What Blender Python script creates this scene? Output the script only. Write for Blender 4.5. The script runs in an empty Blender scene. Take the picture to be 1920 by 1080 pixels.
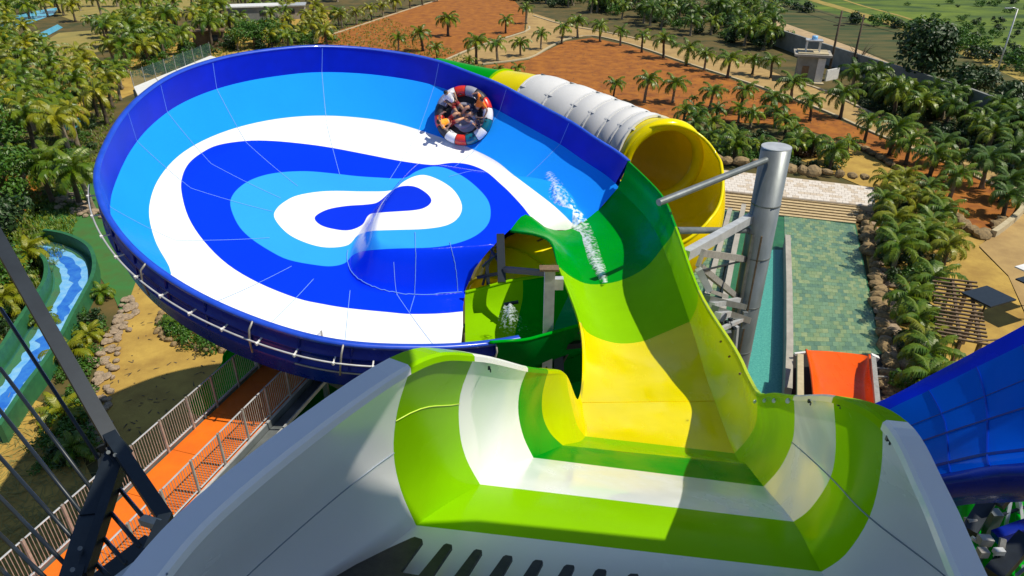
import bpy, bmesh, math, random
import numpy as np
from mathutils import Vector, Matrix, noise
random.seed(7); rnd = random.Random(11)
S = bpy.context.scene; COL = S.collection
# ------------------------------------------------------------------ camera, sky, sun, exposure
FPX = 1300.0; PITCH = math.radians(29); CAMZ = 25.6; K_ = 1.28
cd = bpy.data.cameras.new('camera'); cam = bpy.data.objects.new('camera', cd); COL.objects.link(cam)
cam.location = (0, 0, CAMZ); cam.rotation_euler = (math.radians(90) - PITCH, 0, 0)
cd.sensor_width = 36; cd.lens = 36 * FPX / 1920; cd.clip_start = .05; cd.clip_end = 6000
S.camera = cam
SUN = Vector((.64, -.12, 1)).normalized()
w = bpy.data.worlds.new('World'); S.world = w; w.use_nodes = True
nt = w.node_tree; bg = nt.nodes['Background']; sk = nt.nodes.new('ShaderNodeTexSky'); sk.sky_type = 'NISHITA'; sk.sun_disc = False
sk.ozone_density = 3.5; sk.dust_density = .3; sk.sun_elevation = math.asin(SUN.z); sk.sun_rotation = math.atan2(SUN.x, SUN.y)
nt.links.new(sk.outputs[0], bg.inputs[0]); bg.inputs[1].default_value = .095
sd = bpy.data.lights.new('sun', 'SUN'); so = bpy.data.objects.new('sun', sd); COL.objects.link(so)
sd.energy = 4.9; sd.angle = math.radians(.5); sd.color = (1, .93, .78)
so.rotation_euler = SUN.to_track_quat('Z', 'Y').to_euler(); so.location = (30, -20, 60)
S.view_settings.view_transform = 'Standard'; S.view_settings.look = 'None'; S.view_settings.exposure = .04; S.view_settings.gamma = 1
S.cycles.max_bounces = 6; S.cycles.transparent_max_bounces = 8
try: S.cycles.use_denoising = True
except Exception: pass
# ------------------------------------------------------------------ pixel <-> world helpers
cF = Vector((0, math.cos(PITCH), -math.sin(PITCH))); cU = Vector((0, math.sin(PITCH), math.cos(PITCH))); cR = Vector((1, 0, 0))
O = Vector((0, 0, CAMZ))
def ray(px, py): return cF + cR * ((px - 960) / FPX) - cU * ((py - 540) / FPX)
def W(px, py, z): return O + ray(px, py) * z
def G(px, py, h=0.0):
    d = ray(px, py); return O + d * ((h - CAMZ) / d.z)
def proj(p):
    q = Vector(p) - O; z = q.dot(cF); return 960 + FPX * q.dot(cR) / z, 540 - FPX * q.dot(cU) / z, z
# ------------------------------------------------------------------ materials
M = {}
def mat(name, col, rough=.5, col2=None, scale=2., detail=6, bump=0., bscale=None, metal=0., coat=0., trans=0., spec=.5, lo=.35, hi=.65, attr=None, stretch=None, rvar=0):
    m = bpy.data.materials.new(name); m.use_nodes = True; n = m.node_tree.nodes; l = m.node_tree.links
    b = n['Principled BSDF']; b.inputs['Roughness'].default_value = rough; b.inputs['Metallic'].default_value = metal
    b.inputs['Coat Weight'].default_value = coat; b.inputs['Coat Roughness'].default_value = .06; b.inputs['Specular IOR Level'].default_value = spec
    b.inputs['Base Color'].default_value = (*col, 1); tc = n.new('ShaderNodeTexCoord'); src = tc.outputs['Object']
    if stretch:
        mp = n.new('ShaderNodeMapping'); mp.inputs['Scale'].default_value = stretch[:3]
        if len(stretch) > 3: mp.inputs['Rotation'].default_value = (0, 0, stretch[3])
        l.new(src, mp.inputs[0]); src = mp.outputs[0]
    if col2:
        t = n.new('ShaderNodeTexNoise'); t.inputs['Scale'].default_value = scale; t.inputs['Detail'].default_value = detail; t.inputs['Roughness'].default_value = .62
        l.new(src, t.inputs['Vector']); r = n.new('ShaderNodeValToRGB'); r.color_ramp.elements[0].position = lo; r.color_ramp.elements[1].position = hi
        r.color_ramp.elements[0].color = (*col, 1); r.color_ramp.elements[1].color = (*col2, 1); l.new(t.outputs[0], r.inputs[0]); l.new(r.outputs[0], b.inputs['Base Color'])
    if bump:
        t2 = n.new('ShaderNodeTexNoise'); t2.inputs['Scale'].default_value = bscale or scale * 3; t2.inputs['Detail'].default_value = 5; l.new(src, t2.inputs['Vector'])
        bp = n.new('ShaderNodeBump'); bp.inputs['Strength'].default_value = bump; bp.inputs['Distance'].default_value = .05; l.new(t2.outputs[0], bp.inputs['Height']); l.new(bp.outputs[0], b.inputs['Normal'])
    if rvar:
        mp2 = n.new('ShaderNodeMapping'); mp2.inputs['Scale'].default_value = (1, .35, .6); l.new(tc.outputs['Object'], mp2.inputs[0]); t3 = n.new('ShaderNodeTexNoise'); t3.inputs['Scale'].default_value = 2.4; t3.inputs['Detail'].default_value = 8; l.new(mp2.outputs[0], t3.inputs['Vector'])
        m3 = n.new('ShaderNodeMapRange'); m3.inputs[1].default_value = .35; m3.inputs[2].default_value = .68; m3.inputs[3].default_value = max(.05, rough - .08); m3.inputs[4].default_value = rough + rvar; l.new(t3.outputs[0], m3.inputs[0]); l.new(m3.outputs[0], b.inputs['Roughness'])
    if trans:
        tr = n.new('ShaderNodeBsdfTranslucent'); mx = n.new('ShaderNodeMixShader'); mx.inputs[0].default_value = trans
        if col2: l.new(r.outputs[0], tr.inputs[0])
        else: tr.inputs[0].default_value = (*col, 1)
        l.new(b.outputs[0], mx.inputs[1]); l.new(tr.outputs[0], mx.inputs[2]); l.new(mx.outputs[0], n['Material Output'].inputs[0])
    M[name] = m; return m
DKB = (.001, .025, .82); LTB = (.012, .285, .96); WHT = (.82, .82, .84)
def gel(name, c, k=.90, rough=.16, trans=.16):
    c2 = tuple(x * k for x in c); return mat(name, c, rough, c2, scale=1.3, detail=9, lo=.3, hi=.75, bump=.035, bscale=2.6, coat=.05, trans=trans, spec=.22, rvar=.16)
gel('gel_white', (.84, .84, .86), .97, .14, .04); gel('gel_lime', (.27, .60, .002)); gel('gel_green', (.0, .33, .012)); gel('gel_yellow', (.93, .78, .0)); gel('gel_lime_yellow', (.55, .70, .0))
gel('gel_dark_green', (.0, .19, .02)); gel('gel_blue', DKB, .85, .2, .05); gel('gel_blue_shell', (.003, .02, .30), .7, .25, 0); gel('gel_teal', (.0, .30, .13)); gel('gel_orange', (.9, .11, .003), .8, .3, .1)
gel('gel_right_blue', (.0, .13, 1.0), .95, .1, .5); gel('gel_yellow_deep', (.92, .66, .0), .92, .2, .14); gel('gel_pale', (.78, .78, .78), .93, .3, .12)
mat('steel', (.22, .24, .25), .38, (.14, .16, .16), 1.5, bump=.1, metal=.4, stretch=(1, 1, .3)); mat('steel_light', (.62, .63, .64), .4, (.48, .49, .5), 3, metal=.35)
mat('steel_dark', (.012, .018, .026), .4, (.018, .026, .036), 5, metal=.2); mat('rubber', (.018, .019, .02), .45, (.035, .034, .03), 9, bump=.15)
mat('galvanised', (.42, .40, .36), .5, (.30, .28, .25), 6, metal=.3); mat('concrete', (.40, .37, .32), .85, (.30, .28, .24), 1.2, bump=.2)
mat('paint_white', (.75, .75, .74), .5, (.62, .62, .6), 3); mat('paint_grey', (.26, .27, .25), .7, (.18, .19, .18), .8)
mat('deck_orange', (.80, .17, .004), .55, (.68, .13, .004), 1.3, bump=.15, bscale=60)
mat('sand_orange', (.36, .125, .008), .95, (.20, .058, .005), .5, 14, bump=.8, bscale=2.2, lo=.36, hi=.66); mat('path_tan', (.42, .28, .10), .9, (.30, .19, .07), .35, 9, bump=.2, bscale=8)
mat('sand_ochre', (.47, .31, .06), .9, (.30, .18, .035), .4, 12, bump=.3, bscale=6); mat('ground_soil', (.13, .085, .02), .95, (.035, .045, .008), .25, 10, bump=.6, bscale=4)
mat('field_green', (.018, .055, .003), .95, (.12, .18, .006), .05, 14, bump=1., bscale=1., lo=.36, hi=.62, stretch=(1, 2.6, 1, .55)); mat('field_dark', (.02, .045, .005), .95, (.10, .085, .02), .06, 12, bump=1, bscale=.8, lo=.4, hi=.6, stretch=(1, 4, 1, .6))
mat('track_dirt', (.36, .26, .06), .95, (.20, .17, .03), .3, 8); mat('pavement', (.46, .33, .18), .9, (.34, .24, .13), .6, 8)
mat('turf_green', (.03, .16, .03), .85, (.05, .12, .02), .7, 7, bump=.2); mat('lawn_tan', (.30, .235, .06), .95, (.22, .19, .05), .25, 8)
mat('kerb', (.50, .42, .27), .85, (.40, .33, .2), 2); mat('rock', (.32, .22, .10), .9, (.14, .10, .05), 2.5, 8, bump=.6); mat('rock_pale', (.40, .30, .20), .9, (.2, .15, .1), 3, 8, bump=.6)
mat('tile_white', (.70, .64, .57), .6, (.60, .54, .47), 2); mat('tile_cream', (.60, .50, .38), .6, (.5, .42, .33), 2); mat('step_stone', (.58, .44, .24), .7, (.45, .34, .18), 3)
for i, c in enumerate([(.20, .31, .17), (.28, .36, .17), (.15, .25, .17), (.34, .41, .20), (.22, .34, .20)]): mat('pool_tile_%s' % 'abcde'[i], c, .35, tuple(x * .75 for x in c), 3)
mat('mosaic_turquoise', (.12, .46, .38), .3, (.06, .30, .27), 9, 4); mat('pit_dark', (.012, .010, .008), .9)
mat('river_light', (.12, .42, .85), .35, (.3, .58, .85), 1.5); mat('river_blue', (.01, .11, .62), .35, (.04, .22, .7), 1.5); mat('channel_green', (.02, .11, .05), .5, (.03, .16, .06), 1.5); mat('pool_cyan', (.08, .42, .62), .2, (.12, .5, .7), .8)
mat('trunk', (.16, .12, .07), .95, (.30, .26, .19), 7, bump=.6); mat('trunk_dark', (.06, .045, .03), .95, (.12, .09, .06), 6, bump=.5)
mat('frond', (.045, .12, .002), .42, (.21, .26, .003), .9, 4, trans=.18, lo=.38, hi=.62); mat('frond_yellow', (.10, .15, .002), .45, (.36, .33, .004), .9, 4, trans=.2); mat('frond_dark', (.025, .08, .002), .45, (.11, .18, .004), .9, 4, trans=.2)
mat('leaf_dark', (.010, .035, .006), .5, (.035, .08, .01), .8, 5, trans=.15); mat('leaf_green', (.03, .12, .006), .5, (.08, .17, .01), 1, 5, trans=.2); mat('leaf_red', (.10, .02, .008), .5, (.05, .06, .01), 1.5, 5)
mat('timber', (.20, .13, .07), .8, (.12, .08, .045), 5, bump=.3); mat('roof_metal', (.85, .85, .85), .5)
mat('skin', (.62, .33, .19), .5, (.55, .27, .15), 5); mat('skin_dark', (.38, .20, .11), .5); mat('shirt_orange', (.95, .14, .004), .7, (.95, .26, .01), 5); mat('shirt_white', (.78, .78, .80), .7); mat('shorts_dark', (.02, .025, .06), .7); mat('shorts_red', (.25, .01, .012), .7); mat('hair', (.008, .006, .005), .6); mat('hair_brown', (.05, .025, .012), .6); mat('shirt_yellow', (.92, .33, .01), .7)
mat('raft_red', (.62, .03, .015), .3, coat=.3); mat('raft_white', (.78, .78, .8), .3, coat=.3); mat('raft_teal', (.003, .13, .19), .3, coat=.3); mat('raft_grey', (.26, .26, .33), .5); mat('raft_dark', (.02, .02, .03), .5)
fm = mat('foam', (.9, .93, .95), .3, (.8, .85, .9), 8, bump=.4)
def water_mat(name, tint, rough=.03, bs=3., bst=.25, alpha=.25):
    m = bpy.data.materials.new(name); m.use_nodes = True; n = m.node_tree.nodes; l = m.node_tree.links; b = n['Principled BSDF']
    b.inputs['Base Color'].default_value = (*tint, 1); b.inputs['Roughness'].default_value = rough; b.inputs['IOR'].default_value = 1.33; b.inputs['Alpha'].default_value = alpha
    t = n.new('ShaderNodeTexNoise'); t.inputs['Scale'].default_value = bs; t.inputs['Detail'].default_value = 4; tc = n.new('ShaderNodeTexCoord'); l.new(tc.outputs['Object'], t.inputs['Vector'])
    bp = n.new('ShaderNodeBump'); bp.inputs['Strength'].default_value = bst; bp.inputs['Distance'].default_value = .05; l.new(t.outputs[0], bp.inputs['Height']); l.new(bp.outputs[0], b.inputs['Normal']); M[name] = m
water_mat('pool_water', (.05, .22, .14), .03, 1.6, .35, .12); water_mat('clear_water', (.1, .35, .5), .04, 5, .3, .10)
# patchy foam: alpha by noise
def patchy(name, colr, scale, lo, hi, str_=(1, 1, 1)):
    m = bpy.data.materials.new(name); m.use_nodes = True; n = m.node_tree.nodes; l = m.node_tree.links; b = n['Principled BSDF']; b.inputs['Base Color'].default_value = (*colr, 1); b.inputs['Roughness'].default_value = .25
    tc = n.new('ShaderNodeTexCoord'); mp = n.new('ShaderNodeMapping'); mp.inputs['Scale'].default_value = str_; l.new(tc.outputs['Object'], mp.inputs[0])
    t = n.new('ShaderNodeTexNoise'); t.inputs['Scale'].default_value = scale; t.inputs['Detail'].default_value = 6; l.new(mp.outputs[0], t.inputs['Vector'])
    at = n.new('ShaderNodeAttribute'); at.attribute_name = 'fade'; mr = n.new('ShaderNodeMapRange'); mr.inputs[1].default_value = lo; mr.inputs[2].default_value = hi
    ad = n.new('ShaderNodeMath'); ad.operation = 'ADD'; l.new(t.outputs[0], ad.inputs[0]); l.new(at.outputs['Fac'], ad.inputs[1]); l.new(ad.outputs[0], mr.inputs[0]); mr.inputs[4].default_value = .78; l.new(mr.outputs[0], b.inputs['Alpha']); M[name] = m
patchy('foam_patchy', (.86, .92, .95), 7.5, .50, .80)
patchy('foam_fine', (.80, .90, .92), 11, .50, .85)
# ------------------------------------------------------------------ object helpers
def link(o, parent=None):
    COL.objects.link(o)
    if parent: o.parent = parent; o.matrix_parent_inverse = Matrix.Identity(4)
    return o
def tag(o, label=None, cat=None, group=None, kind=None):
    if label: o['label'] = label
    if cat: o['category'] = cat
    if group: o['group'] = group
    if kind: o['kind'] = kind
    return o
def empty(name, label, cat, loc=(0, 0, 0), group=None, kind=None, rz=0):
    o = bpy.data.objects.new(name, None); o.location = loc; o.rotation_euler = (0, 0, rz); o.empty_display_size = .2; link(o); return tag(o, label, cat, group, kind)
def mesh(name, vs, fs, m, parent=None, smooth=False, mi=None):
    me = bpy.data.meshes.new(name); me.from_pydata([tuple(v) for v in vs], [], fs)
    ms = m if isinstance(m, (list, tuple)) else [m]
    for x in ms: me.materials.append(M[x] if isinstance(x, str) else x)
    if mi is not None: me.polygons.foreach_set('material_index', mi)
    if smooth: me.polygons.foreach_set('use_smooth', [True] * len(me.polygons))
    me.update(); return link(bpy.data.objects.new(name, me), parent)
class MB:
    def __init__(s): s.v = []; s.f = []; s.m = []
    def add(s, vs, fs, mi=0):
        b = len(s.v); s.v += [Vector(v) for v in vs]; s.f += [tuple(b + i for i in f) for f in fs]; s.m += [mi] * len(fs)
    def box(s, c, size, rz=0, mi=0, mtx=None):
        x, y, z = [q / 2 for q in size]; R = mtx or Matrix.Rotation(rz, 3, 'Z'); c = Vector(c)
        vs = [c + R @ Vector((a * x, b * y, d * z)) for a in (-1, 1) for b in (-1, 1) for d in (-1, 1)]
        s.add(vs, [(0, 1, 3, 2), (4, 6, 7, 5), (0, 4, 5, 1), (2, 3, 7, 6), (0, 2, 6, 4), (1, 5, 7, 3)], mi)
    def beam(s, a, b, w=.1, h=None, mi=0, up=Vector((0, 0, 1))):
        a = Vector(a); b = Vector(b); h = h or w; d = (b - a); L = d.length
        if L < 1e-6: return
        d.normalize(); u = d.cross(up)
        if u.length < .05: u = d.cross(Vector((1, 0, 0)))
        u.normalize(); v = u.cross(d); R = Matrix((u, v, d)).transposed(); s.box((a + b) / 2, (w, h, L), mtx=R, mi=mi)
    def tube(s, pts, r, n=8, mi=0, cap=True):
        pts = [Vector(p) for p in pts]; rs = r if isinstance(r, (list, tuple)) else [r] * len(pts); b0 = len(s.v); pu = None
        for i, p in enumerate(pts):
            d = (pts[min(i + 1, len(pts) - 1)] - pts[max(i - 1, 0)]).normalized()
            u = pu - d * pu.dot(d) if pu else d.cross(Vector((0, 0, 1)))
            if u.length < .05: u = d.cross(Vector((1, 0, 0)))
            u.normalize(); pu = u; v = d.cross(u)
            for k in range(n): a = 2 * math.pi * k / n; s.v.append(p + (u * math.cos(a) + v * math.sin(a)) * rs[i])
        for i in range(len(pts) - 1):
            for k in range(n): s.f.append((b0 + i * n + k, b0 + i * n + (k + 1) % n, b0 + (i + 1) * n + (k + 1) % n, b0 + (i + 1) * n + k)); s.m.append(mi)
        if cap:
            s.f.append(tuple(b0 + k for k in range(n))[::-1]); s.m.append(mi); e = b0 + (len(pts) - 1) * n; s.f.append(tuple(e + k for k in range(n))); s.m.append(mi)
    def build(s, name, m, parent=None, smooth=False): return mesh(name, s.v, s.f, m, parent, smooth, s.m if isinstance(m, (list, tuple)) else None)
def obeam(name, a, b, w, m, parent, h=None, **k): q = MB(); q.beam(a, b, w, h, **k); return q.build(name, m, parent)
def otube(name, pts, r, m, parent, n=8): q = MB(); q.tube(pts, r, n); return q.build(name, m, parent, True)
def sheet(name, pts, m, z, kind='structure', parent=None, label=None):
    """flat ground region through points given as picture positions on the ground"""
    bm = bmesh.new(); vs = [bm.verts.new((*(G(*p).xy if len(p) == 2 else p[:2]), z)) for p in pts]; f = bm.faces.new(vs); bm.normal_update()
    if f.normal.z < 0: f.normal_flip()
    bmesh.ops.triangulate(bm, faces=[f]); me = bpy.data.meshes.new(name); bm.to_mesh(me); bm.free(); me.materials.append(M[m]); o = link(bpy.data.objects.new(name, me), parent)
    if kind and not parent: o['kind'] = kind
    if label: o['label'] = label
    return o
def cr(P, t):
    """Catmull-Rom through list P (Vectors) at float index t"""
    n = len(P); i = min(int(t), n - 2); f = t - i; p0 = P[max(i - 1, 0)]; p1 = P[i]; p2 = P[i + 1]; p3 = P[min(i + 2, n - 1)]
    return .5 * ((2 * p1) + (p2 - p0) * f + (2 * p0 - 5 * p1 + 4 * p2 - p3) * f * f + (3 * p1 - p0 - 3 * p2 + p3) * f ** 3)
def dense(P, k): return [cr(P, i / k) for i in range((len(P) - 1) * k + 1)]
def inpoly(x, y, poly):
    c = False; n = len(poly)
    for i in range(n):
        x1, y1 = poly[i]; x2, y2 = poly[i - 1]
        if (y1 > y) != (y2 > y) and x < (x2 - x1) * (y - y1) / (y2 - y1) + x1: c = not c
    return c
def wall_strip(name, pts, h, th, m, parent=None, z0=0., kind=None):
    h *= K_; th *= K_; P = [Vector((p.x, p.y, z0)) for p in pts]
    vs = []; fs = []
    for i, p in enumerate(P):
        t = (P[min(i + 1, len(P) - 1)] - P[max(i - 1, 0)]).normalized(); nn = Vector((-t.y, t.x, 0)) * th / 2
        vs += [p - nn, p + nn, p + nn + Vector((0, 0, h)), p - nn + Vector((0, 0, h))]
    for i in range(len(P) - 1):
        a = i * 4; b = a + 4
        for k in range(4): fs.append((a + k, b + k, b + (k + 1) % 4, a + (k + 1) % 4))
    fs.append((0, 1, 2, 3)); e = len(vs) - 4; fs.append((e + 3, e + 2, e + 1, e))
    o = mesh(name, vs, fs, m, parent)
    if kind: o['kind'] = kind
    return o
exec_sections = []
# ================================================================== GROUND
R0 = 3000
mesh('ground', [(-R0, -R0, 0), (R0, -R0, 0), (R0, R0, 0), (-R0, R0, 0)], [(0, 1, 2, 3)], 'ground_soil')['kind'] = 'structure'
def far(px, py): return G(px, max(py, -150))
sheet('field', [(1090, -90), (1250, -20), (1435, 34), (1560, 74), (1690, 122), (1800, 165), (1920, 222), (2200, 370), (3400, 300), (3400, -120), (1150, -150)], 'field_green', .02)
sheet('field_margin', [(1090, -80), (1300, -20), (1500, 8), (1640, 48), (1740, 62), (1840, 100), (1930, 128), (2300, 270), (2200, 372), (1920, 222), (1800, 165), (1690, 122), (1560, 74), (1435, 34)], 'field_dark', .04)
def strip_px(name, pts, wd, m, z):
    P = dense([G(*p) for p in pts], 5); vs = []; fs = []
    for i, p in enumerate(P):
        t = (P[min(i + 1, len(P) - 1)] - P[max(i - 1, 0)]).normalized(); nn = Vector((-t.y, t.x, 0)) * wd * K_ / 2 * (1 + .25 * noise.noise(p * .2)); vs += [(p.x - nn.x, p.y - nn.y, z), (p.x + nn.x, p.y + nn.y, z)]
        if i: a = (i - 1) * 2; fs.append((a, a + 1, a + 3, a + 2))
    o = mesh(name, vs, fs, m); o['kind'] = 'structure'; return o
strip_px('dirt_track', [(1440, -25), (1530, 2), (1660, 41), (1780, 87), (1920, 146), (2100, 230)], 2.6, 'track_dirt', .06)
strip_px('dirt_track', [(1500, -30), (1600, 6), (1700, 34), (1790, 72), (1925, 125)], .9, 'track_dirt', .06)
sheet('pavement', [(1425, 22), (1470, 44), (1600, 90), (1690, 128), (1800, 160), (1925, 215), (2100, 300), (2080, 330), (1920, 237), (1800, 183), (1675, 138), (1570, 94), (1470, 64), (1420, 46)], 'pavement', .10)
sheet('path', [(990, 22), (1060, 44), (1200, 72), (1300, 96), (1420, 124), (1480, 148), (1550, 170), (1640, 215), (1740, 258), (1850, 300), (2000, 370), (2010, 420), (1920, 372), (1780, 308), (1640, 250), (1480, 182), (1290, 119), (1180, 82), (1110, 67), (1060, 74), (990, 110), (905, 120), (860, 135), (780, 150), (760, 138), (820, 122), (900, 88), (985, 62)], 'path_tan', .05)
sheet('sand_lot', [(905, 124), (990, 113), (1060, 78), (1110, 71), (1180, 86), (1290, 123), (1480, 186), (1640, 254), (1780, 312), (1915, 376), (1905, 402), (1855, 440), (1800, 415), (1760, 375), (1700, 330), (1640, 292), (1585, 268), (1500, 240), (1430, 232), (1240, 225), (1100, 225), (880, 190), (870, 140)], 'sand_orange', .05)
sheet('sand_lot', [(600, 70), (640, 56), (760, 18), (830, -4), (950, -14), (985, 24), (983, 58), (898, 85), (818, 118), (750, 140), (640, 140), (590, 100)], 'sand_orange', .05)
sheet('sandy_plaza', [(1560, 262), (1585, 272), (1640, 297), (1700, 335), (1760, 380), (1800, 420), (1850, 448), (1835, 465), (1890, 520), (1925, 600), (1980, 700), (1900, 900), (1700, 900), (1660, 760), (1650, 640), (1610, 400), (1640, 360), (1500, 300)], 'sand_ochre', .05)
sheet('concrete_apron', [(1835, 462), (1858, 446), (1910, 405), (1990, 380), (2050, 640), (1960, 660), (1925, 595), (1890, 518)], 'path_tan', .07)
sheet('lawn', [(30, 108), (110, 62), (200, 55), (300, 30), (340, 60), (250, 85), (170, 100), (110, 130), (60, 150)], 'lawn_tan', .03)
sheet('lawn', [(60, 10), (200, -30), (420, -40), (400, 20), (240, 40), (140, 40)], 'lawn_tan', .03)
sheet('sunny_verge', [(120, 135), (300, 85), (520, 35), (640, 20), (600, 60), (420, 110), (240, 180), (100, 240), (20, 200)], 'sand_ochre', .02)
sheet('turf', [(40, 400), (110, 360), (190, 330), (240, 380), (290, 470), (265, 545), (235, 605), (215, 560), (160, 480), (80, 440)], 'turf_green', .04)
sheet('sandy_path', [(262, 510), (300, 500), (420, 560), (520, 640), (560, 720), (500, 800), (400, 900), (250, 900), (175, 780), (180, 700), (205, 620), (235, 585)], 'sand_ochre', .05)
sheet('sandy_path', [(-60, 1130), (-80, 760), (20, 735), (90, 760), (150, 850), (200, 950), (300, 1100)], 'sand_ochre', .05)
sheet('sand_bed', [(0, 330), (60, 330), (90, 380), (60, 420), (0, 420), (-30, 370)], 'sand_orange', .04)
# kerbs: raised concrete edging along the paths
def kerb(pts, lab=None):
    P = dense([G(*p) for p in pts], 3); return wall_strip('kerb', P, .16, .35, 'kerb', kind='structure')
kerb([(905, 121), (990, 110), (1025, 92), (1060, 75), (1110, 68), (1180, 83), (1290, 120), (1390, 152), (1480, 183), (1560, 215), (1640, 251), (1780, 309), (1915, 374)])
kerb([(1000, 30), (1060, 48), (1130, 60), (1200, 75)]); kerb([(1480, 150), (1550, 173), (1640, 217)]); kerb([(770, 140), (820, 120), (900, 86), (985, 60), (992, 50)]); kerb([(620, 66), (670, 50), (760, 20), (830, -2)])
wall_strip('kerb', dense([G(*p) for p in [(1860, 445), (1885, 427), (1912, 402), (1918, 380), (1900, 362)]], 4), .5, .35, 'kerb', kind='structure')
# ================================================================== BOWL
pa, pb, pc = -.2309, .1944, -14.0            # rim plane z = pa x + pb y + pc (relative to camera height)
pn = Vector((-pa, -pb, 1)).normalized(); pe1 = Vector((1, 0, pa)).normalized(); pe2 = pn.cross(pe1)
BC = Vector((-4.14, 24.53, 0)); BC.z = pa * BC.x + pb * BC.y + pc; BC = BC + O
def plane_hit(px, py, off=0.):
    d = ray(px, py); t = (BC - pn * off - O).dot(pn) / d.dot(pn); p = O + d * t - BC; return Vector((p.dot(pe1), p.dot(pe2)))
rimpx = [(185,330),(187,370),(205,270),(230,225),(270,180),(330,140),(400,115),(500,96),(600,88),(700,94),(800,110),(900,145),(1000,193),(1100,252),(1180,303),(640,643),(480,598),(330,525),(250,465),(210,410),(760,646),(870,645)]
q = np.array([plane_hit(*p)[:] for p in rimpx]); A_ = np.c_[q, np.ones(len(q))]; s_ = np.linalg.lstsq(A_, -(q ** 2).sum(1), rcond=None)[0]
cc = Vector((-s_[0] / 2, -s_[1] / 2)); RB = math.sqrt(cc.length_squared - s_[2]); BC = BC + pe1 * cc.x + pe2 * cc.y
# small angular correction of the radius so the rim follows the traced outline (a hand-laid fibreglass rim, not a perfect circle)
_dev = sorted([(math.atan2(*(plane_hit(*p).yx)), plane_hit(*p).length) for p in rimpx])
def RR(a):
    ang = [d[0] for d in _dev]; n = len(_dev); tw = 0; tv = 0
    for t, r in _dev:
        da = (a - t + math.pi) % (2 * math.pi) - math.pi; wgt = math.exp(-(da / .16) ** 2); tw += wgt; tv += wgt * r
    return (tv + RB * .05) / (tw + .05)
_tab = np.array([RR(-math.pi + 2 * math.pi * i / 720) for i in range(721)])
def RA(u, v): a = math.atan2(v, u); x = (a + math.pi) / (2 * math.pi) * 720; i = min(int(x), 719); return _tab[i] + (_tab[i + 1] - _tab[i]) * (x - i)
mound_px = [(650, 492), (657, 520), (690, 545), (780, 556), (868, 552), (960, 540), (1100, 470), (1010, 360), (930, 325), (850, 300), (800, 312), (745, 345), (700, 388), (665, 440)]
QW, QB = .982, .80
def prof(qr):
    if qr > QW: return 1.12 * (1 - qr) / (1 - QW)
    if qr > QB: t = (QW - qr) / (QW - QB); return 1.12 + 1.93 * t - .25 * t * t
    t = (QB - qr) / QB; return 2.8 + .75 * (1 - (1 - t) ** 2.4)
FD = 3.4
mpoly = [plane_hit(px, py, FD) for px, py in mound_px]; mpl = None
def _closed(P, k=4):
    V = [Vector(p) for p in P]; n = len(V); out = []
    for i in range(n):
        for j in range(k):
            f = j / k; p0, p1, p2, p3 = V[i - 1], V[i], V[(i + 1) % n], V[(i + 2) % n]; r = .5 * ((2 * p1) + (p2 - p0) * f + (2 * p0 - 5 * p1 + 4 * p2 - p3) * f * f + (3 * p1 - p0 - 3 * p2 + p3) * f ** 3); out.append((r.x, r.y))
    return out
mpl = _closed([(p.x, p.y) for p in mpoly], 3)
VT = plane_hit(830, 318, FD).y
def polydist(x, y, poly):
    best = 1e9; n = len(poly)
    for i in range(n):
        x1, y1 = poly[i]; x2, y2 = poly[i - 1]; dx = x2 - x1; dy = y2 - y1; t = max(0, min(1, ((x - x1) * dx + (y - y1) * dy) / (dx * dx + dy * dy + 1e-9))); d = math.hypot(x - x1 - t * dx, y - y1 - t * dy); best = min(best, d)
    return best if inpoly(x, y, poly) else -best
def bowl_h(u, v):
    h = prof(math.hypot(u, v) / RA(u, v))
    if -6 < u < 8.5 and -8 < v < 5:
        d = polydist(u, v, mpl)
        if d > 0:
            t = min(1, d / 1.0); t = t * t * (3 - 2 * t)
            wf = max(0, min(1, (VT - v) / 2.6)); h -= 1.6 * t * wf * wf * (3 - 2 * wf) * max(0, min(1, (h - 1.8) / 1.2))
    return h
def B3(u, v, up=0.): return BC + pe1 * u + pe2 * v - pn * (bowl_h(u, v) - up)
def march(px, py):
    d = ray(px, py); t = (BC - O).dot(pn) / d.dot(pn) - .3
    for i in range(240):
        p = O + d * t - BC; u = p.dot(pe1); v = p.dot(pe2); dep = -p.dot(pn)
        if math.hypot(u, v) <= RA(u, v) * 1.001 and dep >= bowl_h(u, v): break
        t += .04
    return u, v, t
exit_px = [(1177, 304), (1158, 353), (1123, 393), (1092, 415), (1068, 434), (1005, 436), (957, 430), (925, 462), (890, 505), (874, 540), (868, 575), (868, 612)]
exit_uv = []
for p in exit_px:
    u, v, t = march(*p); exit_uv.append((u, v))
pR = plane_hit(1178, 303); exit_uv[0] = (pR.x, pR.y); pR2 = plane_hit(882, 646); exit_uv.append((pR2.x, pR2.y))
pu, pv, _ = march(668, 428)
def rayseg(px_, py_, dx, dy, a, b):
    ex = b[0] - a[0]; ey = b[1] - a[1]; den = dx * ey - dy * ex
    if abs(den) < 1e-9: return None
    t = ((a[0] - px_) * ey - (a[1] - py_) * ex) / den; s = ((a[0] - px_) * dy - (a[1] - py_) * dx) / den
    return t if t > 0 and -1e-6 <= s <= 1 + 1e-6 else None
def hitcirc(dx, dy, k):
    t = RB * k
    for _i in range(12):
        r = RA(pu + dx * t, pv + dy * t) * k; f = pu * dx + pv * dy; t = -f + math.sqrt(max(0, f * f - (pu * pu + pv * pv) + r * r))
    return t
a_hi = math.atan2(exit_uv[0][1] - pv, exit_uv[0][0] - pu); a_lo = math.atan2(exit_uv[-1][1] - pv, exit_uv[-1][0] - pu)
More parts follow.
